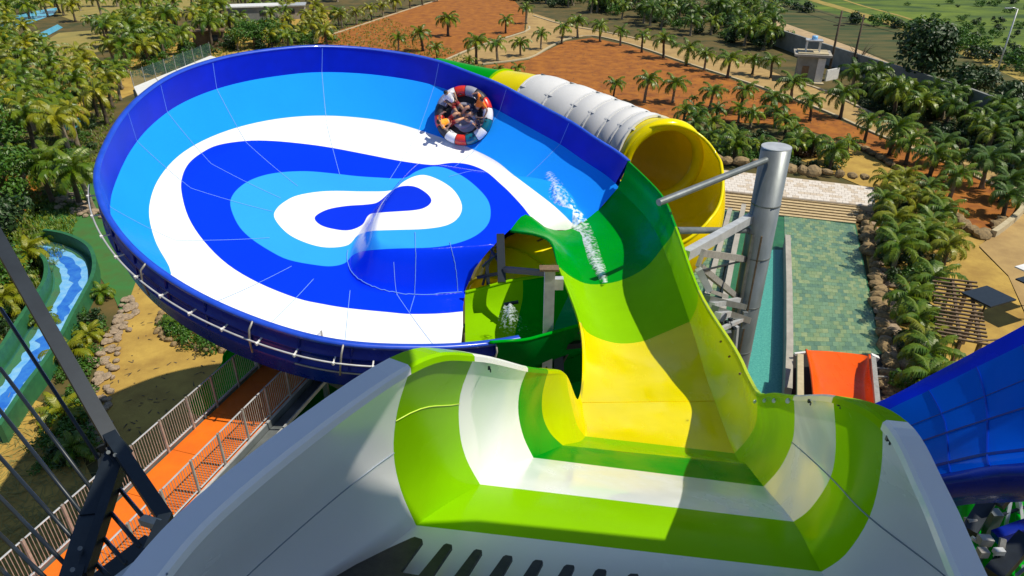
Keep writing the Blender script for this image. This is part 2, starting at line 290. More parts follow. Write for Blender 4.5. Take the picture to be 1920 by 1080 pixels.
def ringlen(a):
    dx, dy = math.cos(a), math.sin(a); aa = (a - a_lo) % (2 * math.pi)
    if aa < (a_hi - a_lo) % (2 * math.pi):
        ts = [rayseg(pu, pv, dx, dy, exit_uv[i], exit_uv[i + 1]) for i in range(len(exit_uv) - 1)]; ts = [t for t in ts if t]
        if ts: return max(ts), False
    return hitcirc(dx, dy, 1), True
seam_px = [(1065, 229), (945, 168), (753, 302), (623, 277), (460, 265), (377, 287), (342, 342), (382, 452), (486, 531), (556, 559), (653, 578), (767, 587)]
def ang_of(px, py):
    if (px, py) in ((1065, 229), (945, 168)): p = plane_hit(px, py)
    else: p = Vector(march(px, py)[:2])
    return math.atan2(p.y - pv, p.x - pu) % (2 * math.pi)
P2 = [(321,513),(293,456),(280,407),(284,367),(301,330),(334,293),(382,263),(445,239),(519,223),(593,217),(667,220),(741,231),(816,254),(882,278),(930,302),(960,326),(1000,356),(1040,387),(1072,418),(1085,435),(1000,470),(1000,700),(600,740),(400,640),(300,560)]
P3 = [(340,359),(342,330),(354,306),(377,287),(408,272),(460,264),(512,264),(575,270),(623,277),(686,289),(753,302),(808,309),(830,307),(853,305),(882,309),(912,322),(938,344),(960,365),(990,400),(1010,440),(1000,560),(867,584),(778,589),(723,585),(653,578),(604,570),(556,559),(486,531),(427,496),(382,452),(353,407)]
P4 = [(432,385),(438,363),(460,343),(490,330),(527,323),(575,321),(623,325),(667,330),(712,333),(756,334),(779,322),(797,315),(816,312),(838,316),(867,330),(893,350),(914,374),(920,398),(914,422),(890,443),(853,457),(808,464),(741,466),(686,470),(662,478),(647,493),(623,499),(593,497),(541,487),(504,469),(467,444),(445,419)]
P5 = [(514,406),(519,391),(534,378),(556,367),(593,360),(630,358),(682,359),(734,357),(756,341),(779,330),(801,329),(830,341),(853,359),(866,385),(860,407),(838,422),(797,429),(741,431),(697,433),(671,441),(653,459),(619,464),(586,459),(549,444),(527,426)]
P6 = [(590,411),(595,402),(616,392),(649,386),(690,383),(710,378),(734,358),(753,349),(779,350),(801,363),(809,376),(801,387),(779,394),(723,398),(693,402),(679,422),(653,432),(623,429),(601,422)]
def smooth_closed(P, k=4):
    out = []; n = len(P); V = [Vector(p) for p in P]
    for i in range(n):
        for j in range(k):
            f = j / k; p0, p1, p2, p3 = V[i - 1], V[i], V[(i + 1) % n], V[(i + 2) % n]
            r = .5 * ((2 * p1) + (p2 - p0) * f + (2 * p0 - 5 * p1 + 4 * p2 - p3) * f * f + (3 * p1 - p0 - 3 * p2 + p3) * f ** 3); out.append((r.x, r.y))
    return np.array(out)
def sdf(pts, poly):
    P = smooth_closed(poly); Q = np.roll(P, -1, 0); best = np.full(len(pts), 1e9); ins = np.zeros(len(pts), bool)
    for a, b in zip(P, Q):
        e = b - a; L = (e ** 2).sum()
        if L < 1e-9: continue
        t = np.clip(((pts - a) @ e) / L, 0, 1); d = np.hypot(*(pts - a - t[:, None] * e).T); best = np.minimum(best, d)
        c = (a[1] > pts[:, 1]) != (b[1] > pts[:, 1])
        xi = (b[0] - a[0]) * (pts[:, 1] - a[1]) / (b[1] - a[1] + 1e-12) + a[0]; ins ^= c & (pts[:, 0] < xi)
    return np.where(ins, best, -best)
for _n in ('gel_green', 'gel_lime', 'gel_dark_green'):
    M[_n].node_tree.nodes['Principled BSDF'].inputs['Specular IOR Level'].default_value = .10; M[_n].node_tree.nodes['Principled BSDF'].inputs['Coat Weight'].default_value = .0; M[_n].node_tree.nodes['Principled BSDF'].inputs['IOR'].default_value = 1.16
# painted gel coat of the bowl: nested curves stored on the vertices as distances
def bowl_material():
    m = bpy.data.materials.new('bowl_gelcoat'); m.use_nodes = True; n = m.node_tree.nodes; l = m.node_tree.links; b = n['Principled BSDF']
    b.inputs['Roughness'].default_value = .16; b.inputs['Coat Weight'].default_value = .0; b.inputs['Specular IOR Level'].default_value = .16; b.inputs['IOR'].default_value = 1.22; b.inputs['Coat Roughness'].default_value = .05
    cols = [LTB, WHT, (.002, .035, .82), (.028, .31, .88), WHT, (.004, .03, .62)]; prev = None
    rgb = n.new('ShaderNodeRGB'); rgb.outputs[0].default_value = (*cols[0], 1); prev = rgb.outputs[0]
    for i in range(5):
        at = n.new('ShaderNodeAttribute'); at.attribute_name = 'd%d' % (i + 2); mr = n.new('ShaderNodeMapRange'); mr.inputs[1].default_value = -.5; mr.inputs[2].default_value = .5; l.new(at.outputs['Fac'], mr.inputs[0])
        mx = n.new('ShaderNodeMix'); mx.data_type = 'RGBA'; l.new(mr.outputs[0], mx.inputs[0]); l.new(prev, mx.inputs[6]); mx.inputs[7].default_value = (*cols[i + 1], 1); prev = mx.outputs[2]
    t = n.new('ShaderNodeTexNoise'); t.inputs['Scale'].default_value = .45; t.inputs['Detail'].default_value = 3; tc = n.new('ShaderNodeTexCoord'); l.new(tc.outputs['Object'], t.inputs[0])
    mr = n.new('ShaderNodeMapRange'); mr.inputs[3].default_value = .90; mr.inputs[4].default_value = 1.06; l.new(t.outputs[0], mr.inputs[0])
    mx = n.new('ShaderNodeMix'); mx.data_type = 'RGBA'; mx.blend_type = 'MULTIPLY'; mx.inputs[0].default_value = 1; l.new(prev, mx.inputs[6]); l.new(mr.outputs[0], mx.inputs[7]); l.new(mx.outputs[2], b.inputs['Base Color'])
    t2 = n.new('ShaderNodeTexNoise'); t2.inputs['Scale'].default_value = 6; t2.inputs['Detail'].default_value = 4; l.new(tc.outputs['Object'], t2.inputs[0]); bp = n.new('ShaderNodeBump'); bp.inputs['Strength'].default_value = .16; bp.inputs['Distance'].default_value = .03; l.new(t2.outputs[0], bp.inputs['Height']); l.new(bp.outputs[0], b.inputs['Normal'])
    M['bowl_gelcoat'] = m
bowl_material()
mat('seam', (.20, .40, .85), .4); mat('gel_wall_blue', (.0, .018, .60), .3, (.0, .014, .5), 1, coat=0, trans=.08, spec=.2)
bowl = empty('bowl_slide', 'huge tilted blue bowl slide with nested white and light blue swirls', 'water slide', (BC.x, BC.y, 0))
def bl(name, vs, fs, m, sm=True): 
    off = Vector((BC.x, BC.y, 0)); return mesh(name, [Vector(v) - off for v in vs], fs, m, bowl, sm)
NA = 420
angs = [2 * math.pi * i / NA for i in range(NA)] + [ang_of(*p) for p in seam_px] + [a_hi % (2 * math.pi), a_lo % (2 * math.pi), (a_lo - .0015) % (2 * math.pi), (a_hi + .0015) % (2 * math.pi)]
for (u, v) in exit_uv: angs.append(math.atan2(v - pv, u - pu) % (2 * math.pi))
angs = sorted(set(round(a, 6) for a in angs))
rows = []
N1, N2, N3 = 56, 14, 5
for a in angs:
    L, isc = ringlen(a); dx, dy = math.cos(a), math.sin(a); s1 = min(hitcirc(dx, dy, QB), L); s2 = min(hitcirc(dx, dy, QW), L)
    ss = [s1 * (.012 + .988 * i / N1) for i in range(N1)] + [s1 + (s2 - s1) * i / N2 for i in range(N2)] + [s2 + (L - s2) * i / N3 for i in range(N3 + 1)]
    rows.append([(pu + dx * s, pv + dy * s) for s in ss])
seams = sorted(set([round(ang_of(*p), 6) for p in seam_px] + [round(a_lo % (2 * math.pi), 6), round(a_hi % (2 * math.pi), 6)]))
NR = len(rows[0]); KW = N1 + N2
import itertools
def arc_idx(a, b):
    ia = min(range(len(angs)), key=lambda i: abs(angs[i] - a)); ib = min(range(len(angs)), key=lambda i: abs(angs[i] - b)); out = [ia]
    while out[-1] != ib: out.append((out[-1] + 1) % len(angs))
    return out
cache = {}
def bp_(i, j):
    k = (i, j)
    if k not in cache: cache[k] = B3(*rows[i][j])
    return cache[k]
for si in range(len(seams)):
    idx = arc_idx(seams[si], seams[(si + 1) % len(seams)])
    for nm, j0, j1, mm in (('floor_panel', 0, KW, 'bowl_gelcoat'), ('wall_panel', KW, NR - 1, 'gel_wall_blue')):
        vs = []; fs = []; nj = j1 - j0 + 1
        for i in idx: vs += [bp_(i, j) for j in range(j0, j1 + 1)]
        for a in range(len(idx) - 1):
            for j in range(nj - 1):
                f = (a * nj + j, a * nj + j + 1, (a + 1) * nj + j + 1, (a + 1) * nj + j)
                if (vs[f[0]] - vs[f[1]]).length < 1e-5 and (vs[f[2]] - vs[f[3]]).length < 1e-5: continue
                fs.append(f)
        if not fs: continue
        if nm == 'wall_panel' and not ringlen(angs[idx[len(idx) // 2]])[1]: continue
        if nm == 'wall_panel' and max((vs[f[0]] - vs[f[2]]).length for f in fs) < .05: continue
        o = bl(nm, vs, fs, mm)
        if nm == 'floor_panel':
            pp = np.array([proj(v)[:2] for v in vs])
            for k, P in zip((2, 3, 4, 5, 6), (P2, P3, P4, P5, P6)):
                at = o.data.attributes.new('d%d' % k, 'FLOAT', 'POINT'); at.data.foreach_set('value', sdf(pp, P).astype(np.float32))
# centre cap
vs = [B3(pu, pv)] + [bp_(i, 0) for i in range(len(angs))]; o = bl('centre_panel', vs, [(0, i + 1, (i + 1) % len(angs) + 1) for i in range(len(angs))], 'bowl_gelcoat')
pp = np.array([proj(v)[:2] for v in vs])
for k, P in zip((2, 3, 4, 5, 6), (P2, P3, P4, P5, P6)):
    at = o.data.attributes.new('d%d' % k, 'FLOAT', 'POINT'); at.data.foreach_set('value', sdf(pp, P).astype(np.float32))
# sealant seams between panels
for p in seam_px:
    a = ang_of(*p); L, _ = ringlen(a); dx, dy = math.cos(a), math.sin(a); vs = []; fs = []; n = 170; st = .40
    for i in range(n + 1):
        s = L * (st + (1 - st) * (i / n) ** .8)
        s = min(s, L - .01)
        for k in (-1, 1):
            u = pu + dx * s - dy * .008 * k; v = pv + dy * s + dx * .008 * k; vs.append(B3(u, v, .02))
        if i: b = (i - 1) * 2; fs.append((b, b + 1, b + 3, b + 2))
    bl('seam', vs, fs, 'seam')
def seam_px_line(pl, wd=.012, m='seam'):
    P = dense([Vector((x, y, 0)) for x, y in pl], 10); pts = []
    for p in P: u, v, _t = march(p.x, p.y); pts.append(B3(u, v, .025))
    q = MB(); q.tube([p - Vector((BC.x, BC.y, 0)) for p in pts], wd, 4); q.build('seam', m, bowl)
mat('seam_light', (.16, .36, .80), .35)
seam_px_line([(652, 470), (651, 490), (662, 515), (690, 535), (735, 549), (790, 554), (866, 548)], .016, 'seam_light')
seam_px_line([(778, 436), (779, 490), (777, 552)], .013, 'seam_light'); seam_px_line([(843, 455), (853, 500), (858, 548)], .013, 'seam_light'); seam_px_line([(777, 556), (768, 586)], .012, 'seam_light')
# rim lip, outer shell, flange pipe and ribs all round except at the exit
def cpt(a, k, dep): x, y = math.cos(a), math.sin(a); r = RA(x, y) * k; return BC + pe1 * (x * r) + pe2 * (y * r) - pn * dep
ca0 = math.atan2(exit_uv[0][1], exit_uv[0][0]); ca1 = math.atan2(exit_uv[-1][1], exit_uv[-1][0]) + .16
span = (ca1 - ca0) % (2 * math.pi)
sect = [('rim_lip', [(.9995, 0), (1.0, .03), (1.012, .035), (1.012, -.09)], 'gel_blue'),]
def ring(name, prof_, m, a0=ca0, sp=span, n=160, closed=False):
    vs = []; fs = []; np_ = len(prof_)
    for i in range(n + 1):
        a = a0 + sp * i / n; vs += [cpt(a, k, d) for k, d in prof_]
    for i in range(n):
        for j in range(np_ - (0 if closed else 1)): fs.append((i * np_ + j, (i + 1) * np_ + j, (i + 1) * np_ + (j + 1) % np_, i * np_ + (j + 1) % np_))
    return bl(name, vs, fs, m)
mat('gel_lip', (.02, .08, .62), .3, (.01, .06, .5), 2, coat=.2)
ring('rim_lip', [(.997, 0), (.997, -.05), (1.014, -.05), (1.014, .06), (1.004, .06)], 'gel_lip', closed=False)
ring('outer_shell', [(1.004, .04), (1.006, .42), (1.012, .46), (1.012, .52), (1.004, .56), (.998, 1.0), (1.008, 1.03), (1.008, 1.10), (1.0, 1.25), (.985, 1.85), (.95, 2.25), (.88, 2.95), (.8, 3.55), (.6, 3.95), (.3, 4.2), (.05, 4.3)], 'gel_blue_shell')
NR_ = 34
for i in range(NR_):
    a = ca0 + span * (i + .5) / NR_
    q_ = MB(); q_.beam(cpt(a, 1.010, .02), cpt(a, 1.004, 1.1), .05, .05); q_.beam(cpt(a, 1.004, 1.1), cpt(a, .93, 2.0), .05, .05)
    q_.v = [v - Vector((BC.x, BC.y, 0)) for v in q_.v]; q_.build('shell_rib', 'gel_blue_shell', bowl)
pa0, pa1 = ang_c0, ang_c1 = None, None
def cang(px, py): p = plane_hit(px, py); return math.atan2(p.y, p.x)
a0 = cang(187, 320) % (2 * math.pi); a1 = cang(930, 645) % (2 * math.pi)
n = 90; sp = (a1 - a0) % (2 * math.pi)
q_ = MB(); q_.tube([cpt(a0 + sp * i / n, 1.034, .50) for i in range(n + 1)], .026, 8); q_.v = [v - Vector((BC.x, BC.y, 0)) for v in q_.v]; q_.build('rim_pipe', 'steel_light', bowl, True)
for i in range(15):
    a = a0 + sp * (i + .6) / 15; q_ = MB(); q_.beam(cpt(a, 1.006, .49), cpt(a, 1.04, .49), .035, .035); q_.beam(cpt(a, 1.036, .46), cpt(a, 1.036, .54), .065, .065); q_.v = [v - Vector((BC.x, BC.y, 0)) for v in q_.v]; q_.build('pipe_clip', 'paint_white', bowl)
a2 = cang(560, 620) % (2 * math.pi); sp2 = (a1 - a2) % (2 * math.pi)
q_ = MB(); q_.tube([cpt(a2 + sp2 * i / 40, 1.012, 1.06) for i in range(41)], .025, 6); q_.v = [v - Vector((BC.x, BC.y, 0)) for v in q_.v]; q_.build('lower_pipe', 'galvanised', bowl, True)
for px_ in ((478, 598), (645, 642), (280, 492), (930, 645)):
    a = cang(*px_); q_ = MB(); q_.tube([cpt(a, 1.012, -.02), cpt(a, 1.03, .15), cpt(a, 1.03, .55), cpt(a, 1.016, 1.12)], .028, 6); q_.v = [v - Vector((BC.x, BC.y, 0)) for v in q_.v]; q_.build('pipe_bracket', 'galvanised', bowl, True)
# ================================================================== LAUNCH CHUTE AND RIBBON
def C3(x, h, d): return O + Vector((x, h, d))
stations = []   # each: (left wall 5, floor 6, right wall 5)
def lin(a, b, n): return [a.lerp(b, i / (n - 1)) for i in range(n)]
def st(L, Rr, F=None):
    L = [W(*p) for p in L]; Rr = [W(*p) for p in Rr]
    if F is None: Fl = lin(L[-1], Rr[0], 6)
    else:
        n = len(F); zl = (L[-1] - O).dot(cF); zr = (Rr[0] - O).dot(cF); Fl = [W(F[i][0], F[i][1], zl + (zr - zl) * i / (n - 1)) for i in range(n)]; Fl[0] = L[-1]; Fl[-1] = Rr[0]
    stations.append((L, Fl, Rr))
def st3(L, Rr): L = [C3(*p) for p in L]; Rr = [C3(*p) for p in Rr]; stations.append((L, lin(L[-1], Rr[0], 6), Rr))
st3([(-2.3, -1.2, -2.5), (-2.6, -1.2, -3.1), (-2.6, -1.1, -3.7), (-2.5, -1.0, -4.1), (-2.3, -1.0, -4.25)], [(2.5, -1.0, -4.25), (2.7, -1.0, -4.0), (2.8, -1.1, -3.5), (2.6, -1.2, -3.0), (2.15, -1.2, -2.5)])
st3([(-1.78, .6, -2.58), (-2.15, .6, -3.15), (-2.4, .8, -3.75), (-2.3, 1.0, -4.2), (-2.1, 1.2, -4.35)], [(2.5, 1.1, -4.35), (2.75, .9, -4.1), (2.82, .8, -3.6), (2.4, .7, -3.05), (1.88, .7, -2.58)])
st3([(-1.58, 1.85, -2.6), (-1.93, 1.9, -3.2), (-2.1, 2.1, -3.8), (-2.0, 2.35, -4.25), (-1.8, 2.6, -4.42)], [(2.5, 2.5, -4.42), (2.76, 2.3, -4.15), (2.82, 2.1, -3.65), (2.38, 1.9, -3.08), (1.92, 1.8, -2.6)])
st3([(-1.36, 2.55, -2.6), (-1.62, 2.75, -3.2), (-1.75, 2.95, -3.8), (-1.6, 3.15, -4.25), (-1.3, 3.4, -4.48)], [(2.48, 3.25, -4.48), (2.72, 3.05, -4.2), (2.78, 2.8, -3.7), (2.42, 2.65, -3.1), (2.06, 2.55, -2.6)])
st([(770, 690, 4.44), (745, 770, 4.75), (738, 850, 5.1), (752, 920, 5.45), (780, 985, 5.71)], [(1540, 1072, 5.31), (1585, 1040, 5.0), (1630, 970, 4.65), (1652, 880, 4.3), (1655, 792, 3.99)])
st([(890, 668, 5.4), (863, 740, 5.75), (862, 810, 6.1), (875, 862, 6.4), (900, 908, 6.69)], [(1488, 978, 6.28), (1520, 953, 6.05), (1557, 895, 5.7), (1567, 830, 5.35), (1562, 745, 5.0)])
st([(990, 690, 7.3), (975, 730, 7.65), (972, 775, 8.1), (982, 820, 8.5), (1000, 858, 8.87)], [(1432, 912, 8.43), (1462, 878, 8.1), (1485, 830, 7.7), (1490, 785, 7.25), (1488, 743, 6.8)])
st([(1028, 695, 9.0), (1017, 740, 9.5), (1018, 780, 9.9), (1032, 812, 10.2), (1055, 835, 10.5)], [(1398, 870, 10.2), (1425, 845, 9.9), (1448, 805, 9.4), (1454, 770, 9.0), (1450, 738, 8.57)])
st([(1062, 703, 11.0), (1066, 735, 11.5), (1073, 765, 12.0), (1082, 797, 12.4), (1097, 818, 12.8)], [(1377, 850, 12.4), (1400, 825, 12.1), (1417, 795, 11.75), (1420, 765, 11.4), (1418, 737, 11.05)])
st([(1084, 748, 14.8), (1085, 750, 14.8), (1087, 752, 14.83), (1089, 754, 14.85), (1092, 755, 14.87)], [(1340, 752, 14.85), (1358, 740, 14.5), (1378, 725, 14.0), (1392, 714, 13.5), (1398, 703, 13.0)])
st([(1092, 686, 16.5), (1093, 687, 16.5), (1094, 688, 16.5), (1095, 689, 16.5), (1096, 690, 16.5)], [(1322, 700, 16.5), (1337, 690, 16.1), (1355, 678, 15.6), (1368, 667, 15.0), (1375, 655, 14.5)], [(1096, 690), (1130, 700), (1180, 706), (1230, 706), (1280, 703), (1322, 700)])
st([(1085, 602, 18.8), (1086, 603, 18.8), (1086, 604, 18.8), (1087, 604, 18.8), (1088, 605, 18.8)], [(1293, 603, 18.8), (1300, 590, 18.5), (1306, 575, 18.2), (1309, 560, 17.9), (1308, 545, 17.6)], [(1088, 605), (1107, 627), (1153, 643), (1200, 641), (1240, 626), (1293, 603)])
st([(1047, 500, 22.0), (1048, 501, 22.0), (1048, 501, 22.0), (1049, 502, 22.0), (1050, 502, 22.0)], [(1243, 463, 22.5), (1250, 455, 22.0), (1257, 445, 21.6), (1262, 436, 21.1), (1265, 426, 20.7)], [(1050, 502), (1073, 520), (1107, 533), (1160, 527), (1210, 502), (1243, 463)])
def bend(px, py):
    u, v, t = march(px, py); return (px, py, t - .03)
b8f = [bend(*p) for p in [(957, 431), (986, 402), (1028, 428), (1070, 429), (1120, 395), (1158, 353)]]
rimz = (plane_hit(1177, 303), 0); zr_ = (BC - O).dot(pn) / ray(1177, 303).dot(pn)
b8r = [(1158, 353, b8f[-1][2]), (1164, 340, b8f[-1][2] * .7 + zr_ * .3), (1170, 326, (b8f[-1][2] + zr_) / 2), (1174, 313, zr_), (1177, 303, zr_)]
L_ = [W(*b8f[0])] * 5; F_ = [W(*p) for p in b8f]; Rw = [W(*p) for p in b8r]
# station between B7 and the bowl
S7 = stations[-1]
def mid(p, q_, px, py, f=.5): z = (Vector(p) - O).dot(cF) * (1 - f) + (Vector(q_) - O).dot(cF) * f; return W(px, py, z)
F7 = [mid(a, b, *p) for a, b, p in zip(S7[1], F_, [(1026, 446), (1060, 468), (1098, 480), (1140, 470), (1182, 444), (1210, 406)])]
R7 = [mid(a, b, *p) for a, b, p in zip(S7[2], Rw, [(1210, 406), (1218, 396), (1226, 384), (1232, 373), (1237, 364)])]
stations.append(([F7[0]] * 5, F7, R7)); stations.append((L_, F_, Rw))
chute = empty('raft_slide', 'wide open slide dropping in white, green and yellow bands into the blue bowl', 'water slide', (1.2, 8, 0))
coff = Vector((1.2, 8, 0))
def curve_row(P, k): return dense(P, k)
SUB = 7
def smooth_row(kind, k):
    """station curves -> dense grid [station*SUB+i][cross]"""
    rowsP = [dense(s[kind], k) if kind != 1 else dense(s[kind], 4) for s in stations]
    n = len(rowsP[0]); return [[cr([r[j] for r in rowsP], i / SUB) for j in range(n)] for i in range((len(stations) - 1) * SUB + 1)]
GL, GF, GR = smooth_row(0, 4), smooth_row(1, 4), smooth_row(2, 4)
bands = [(0, 4, 'gel_white', 'gel_white', 'gel_white'), (4, 5, 'gel_lime',) * 1 + ('gel_lime', 'gel_lime'), (5, 6, 'gel_white', 'gel_white', 'gel_white'), (6, 7, 'gel_green', 'gel_green', 'gel_lime'), (7, 8, 'gel_lime_yellow', 'gel_lime', 'gel_lime'), (8, 9, 'gel_yellow', 'gel_yellow', 'gel_lime_yellow'), (9, 11, 'gel_yellow', 'gel_yellow', 'gel_lime_yellow'), (11, 12, 'gel_lime', 'gel_lime', 'gel_lime'), (12, 14, 'gel_green', 'gel_green', 'gel_green')]
bands[0] = (0, 4, 'gel_white', 'gel_white', 'gel_white'); bands[1] = (4, 5, 'gel_lime', 'gel_lime', 'gel_lime')
def gridpart(name, G_, i0, i1, m, inset=0):
    vs = []; fs = []; n = len(G_[0])
    for i in range(i0, i1 + 1): vs += [p - coff for p in G_[i]]
    for i in range(i1 - i0):
        for j in range(n - 1):
            a = i * n + j; f = (a, a + 1, a + n + 1, a + n); fs.append(f)
    return mesh(name, vs, fs, m, chute, True)
for a, b, ml, mf, mr_ in bands:
    gridpart('side_wall', GL, a * SUB, b * SUB, ml); gridpart('floor_panel', GF, a * SUB, b * SUB, mf); gridpart('side_wall', GR, a * SUB, b * SUB, mr_)
def flange(pts, outv, wd, drop, m, name='rim_flange', lift=.0):
    vs = []; fs = []
    for p, o in zip(pts, outv):
        p = p - coff + Vector((0, 0, lift)); vs += [p - Vector((0, 0, .05)), p, p + o * wd * .12 + Vector((0, 0, .02)), p + o * wd + Vector((0, 0, .02)), p + o * (wd + .012) - Vector((0, 0, drop))]
    for i in range(len(pts) - 1):
        for j in range(4): a = i * 5 + j; fs.append((a, a + 5, a + 6, a + 1))
    return mesh(name, vs, fs, m, chute)
def outs(G_, j, sgn):
    P = [r[j] for r in G_]; o = []
    for i in range(len(P)):
        t = P[min(i + 1, len(P) - 1)] - P[max(i - 1, 0)]; t.z = 0
        if t.length < 1e-5: t = Vector((0, 1, 0))
        t.normalize(); o.append(Vector((-t.y, t.x, 0)) * sgn)
    return P, o
PLr, oL = outs(GL, 0, 1); PRr, oR = outs(GR, -1, -1)
for a, b, ml, mf, mr_ in bands:
    if b <= 8: flange(PLr[a * SUB:b * SUB + 1], oL[a * SUB:b * SUB + 1], .17, .16, ml)
    wR = .13 if b <= 6 else (.12 if b <= 8 else .07)
    flange(PRr[a * SUB:b * SUB + 1], oR[a * SUB:b * SUB + 1], wR, .14 if b <= 8 else .06, mr_ if b > 6 else ml)
# free left edge of the ribbon: rolled lip
P, o_ = outs(GF, 0, 1)
for a, b, ml, mf, mr_ in bands[5:]:
    q_ = MB(); s_i = a * SUB; e_i = b * SUB + 1; q_.tube([p - coff - Vector((0, 0, .05)) for p in P[s_i:e_i]], .055, 6); q_.build('rolled_edge', mf, chute, True)
# long seams half way up the walls of the white part, and across
def seamline(pts, m='seam_grey', r=.006): q_ = MB(); q_.tube([p - coff for p in pts], r, 5); return q_.build('seam', m, chute, True)
mat('seam_grey', (.22, .27, .33), .5); mat('seam_lime', (.62, .8, .1), .4)
jm = len(GL[0]) // 2
up_ = Vector((0, 0, .004))
seamline([GL[i][jm] + Vector((.004, 0, .004)) for i in range(0, 4 * SUB + 1)]); seamline([GL[i][jm - 3] + Vector((.004, 0, .004)) for i in range(4 * SUB, 5 * SUB + 1)], 'seam_lime', .005)
seamline([GR[i][jm] + Vector((-.004, 0, .004)) for i in range(0, 6 * SUB + 1)])
seamline([p + Vector((.003, -.003, .003)) for p in GL[2 * SUB + 2]], r=.005)
seamline([GF[i][0] + Vector((.003, 0, .004)) for i in range(9 * SUB, 9 * SUB + 1)] + [p + Vector((0, 0, .006)) for p in GF[9 * SUB]], 'gel_yellow_deep', .005)
# dark clamps on the rims
for (px, py, z) in [(625, 790, 4.15), (812, 690, 4.95), (917, 690, 5.9), (1517, 752, 5.9), (1573, 757, 4.9), (1665, 822, 3.95)]:
    q_ = MB(); p = W(px, py, z - .03) - coff; q_.box(p, (.022, .018, .03)); q_.box(p + Vector((.012, -.012, -.02)), (.009, .009, .03), rz=.4); q_.build('clamp', 'steel_dark', chute)
for k, (px, py, z) in enumerate([(1416, 752, 10.3), (1434, 750, 9.6), (1452, 750, 8.4), (1478, 750, 7.1), (1368, 668, 14.7), (1388, 700, 13.2), (1352, 640, 15.4)]):
    q_ = MB(); p = W(px, py, z) - coff; q_.tube([p, p + Vector((-.03, -.05, .02))], .022, 8); q_.build('bolt', 'paint_white' if k < 4 else 'timber', chute)
# black comb plate at the end of the loading conveyor
hc = CAMZ - 4.28
comb = empty('loading_comb', 'black toothed plate at the top of the white launch floor', 'comb plate', (0, 2.6, 0))
tips = [((774, 1005), (795, 1012)), ((834, 1018), (850, 1022)), ((890, 1029), (906, 1032)), ((945, 1040), (963, 1043)), ((1001, 1049), (1020, 1051)), ((1059, 1058), (1079, 1060)), ((1118, 1066), (1139, 1068)), ((1179, 1075), (1199, 1076)), ((1238, 1083), (1257, 1084)), ((1296, 1091), (1315, 1092))]
coo = Vector((0, 2.6, 0))
for i, (a, b) in enumerate(tips):
    A = G(*a, h=hc) - coo; B = G(*b, h=hc) - coo; back = Vector((-.20, -.42, 0)); mA = A + back * .75 + Vector((-.03, 0, 0)); mB = B + back * .75; eA = A + back * 1.12 + Vector((-.10, -.0, 0)); eB = B + back * 1.12 + Vector((.12, .0, 0))
    if i == 0: eA = G(668, 1058, h=hc) - coo; mA = A.lerp(eA, .45)
    rd = (B - A) * .18; tA = A + back * .04; pts = [tA, A + rd, B - rd, B + back * .04, mB, eB, eA, mA]
    th = Vector((0, 0, .035)); n = len(pts); vs = [p for p in pts] + [p - th for p in pts]
    mesh('tooth', vs, [tuple(range(n))[::-1], tuple(range(n, 2 * n))] + [(k, (k + 1) % n, n + (k + 1) % n, n + k) for k in range(n)], 'rubber', comb)
a = G(668, 1060, h=hc) - coo; q_ = MB(); P0 = Vector((a.x - .35, a.y - .45, a.z)); 
pts = [a + Vector((0, -.0, .0)), Vector((1.9, a.y - .62, a.z)), Vector((1.9, -2.4, a.z)), Vector((a.x - .9, -2.4, a.z)), Vector((a.x - .55, a.y - .45, a.z))]
n = len(pts); vs = [p + Vector((0, 0, .012)) for p in pts] + [p - Vector((0, 0, .05)) for p in pts]
mesh('base_plate', vs, [tuple(range(n))[::-1], tuple(range(n, 2 * n))] + [(k, (k + 1) % n, n + (k + 1) % n, n + k) for k in range(n)], 'rubber', comb)
# ================================================================== EXIT CHUTE OF THE BOWL (green, under the ribbon)
ex = empty('exit_chute', 'green exit trough leaving the blue bowl with a white water jet', 'water slide', (2, 18, 0)); eo = Vector((2, 18, 0))
def zb(px, py): return march(px, py)[2]
z0 = zb(868, 600)
cols_ = []
_edge = [(868, 646, None), ]
zn = (BC - O).dot(pn) / ray(880, 643).dot(pn)
def bowlz(px, py, dz): return march(px, py)[2] + dz
for (xb, ybot, xt, ytop, dz) in [(872, 646, 872, 548, 0), (905, 643, 905, 540, .05), (945, 640, 955, 527, .15), (985, 637, 1005, 519, .4), (1020, 628, 1050, 512, .8), (1060, 617, 1090, 506, 1.3), (1105, 604, 1130, 500, 1.9), (1160, 590, 1170, 500, 2.6)]:
    near = W(xb, ybot, zn + dz * 1.0); zf = z0 + .3 + dz
    fl1 = W(xb - 4, ybot - 4, zf - .9) + Vector((0, 0, 0)); fl1 = near + (W(xb, ybot - 22, zf - .2) - near) * .9 + Vector((0, 0, -.15))
    fl2 = W(xb * .4 + xt * .6, ybot * .55 + ytop * .45, zf + .25); w1 = W(xt, ytop * .72 + ybot * .28, zf + .55); w2 = W(xt, ytop, zf + .55)
    cols_.append([near, near.lerp(fl1, .5) + Vector((0, .0, -.7)), fl1 + Vector((0, 0, -.1)), fl2, w1, w2])
rowsE = [dense(c, 4) for c in cols_]; nE = len(rowsE[0]); GE = [[cr([r[j] for r in rowsE], i / 6) for j in range(nE)] for i in range((len(rowsE) - 1) * 6 + 1)]
def gpart(name, G_, i0, i1, m, par, off, flip=False):
    n = len(G_[0]); vs = [p - off for i in range(i0, i1 + 1) for p in G_[i]]; fs = [(i * n + j, i * n + j + 1, (i + 1) * n + j + 1, (i + 1) * n + j) for i in range(i1 - i0) for j in range(n - 1)]
    return mesh(name, vs, fs, m, par, True)
gpart('trough_panel', GE, 0, 15, 'gel_lime', ex, eo); gpart('trough_panel', GE, 15, 27, 'gel_green', ex, eo); gpart('trough_panel', GE, 27, len(GE) - 1, 'gel_teal', ex, eo)
q_ = MB(); q_.tube([r[-1] - eo for r in GE], .06, 6); q_.build('rolled_edge', 'gel_lime', ex, True)
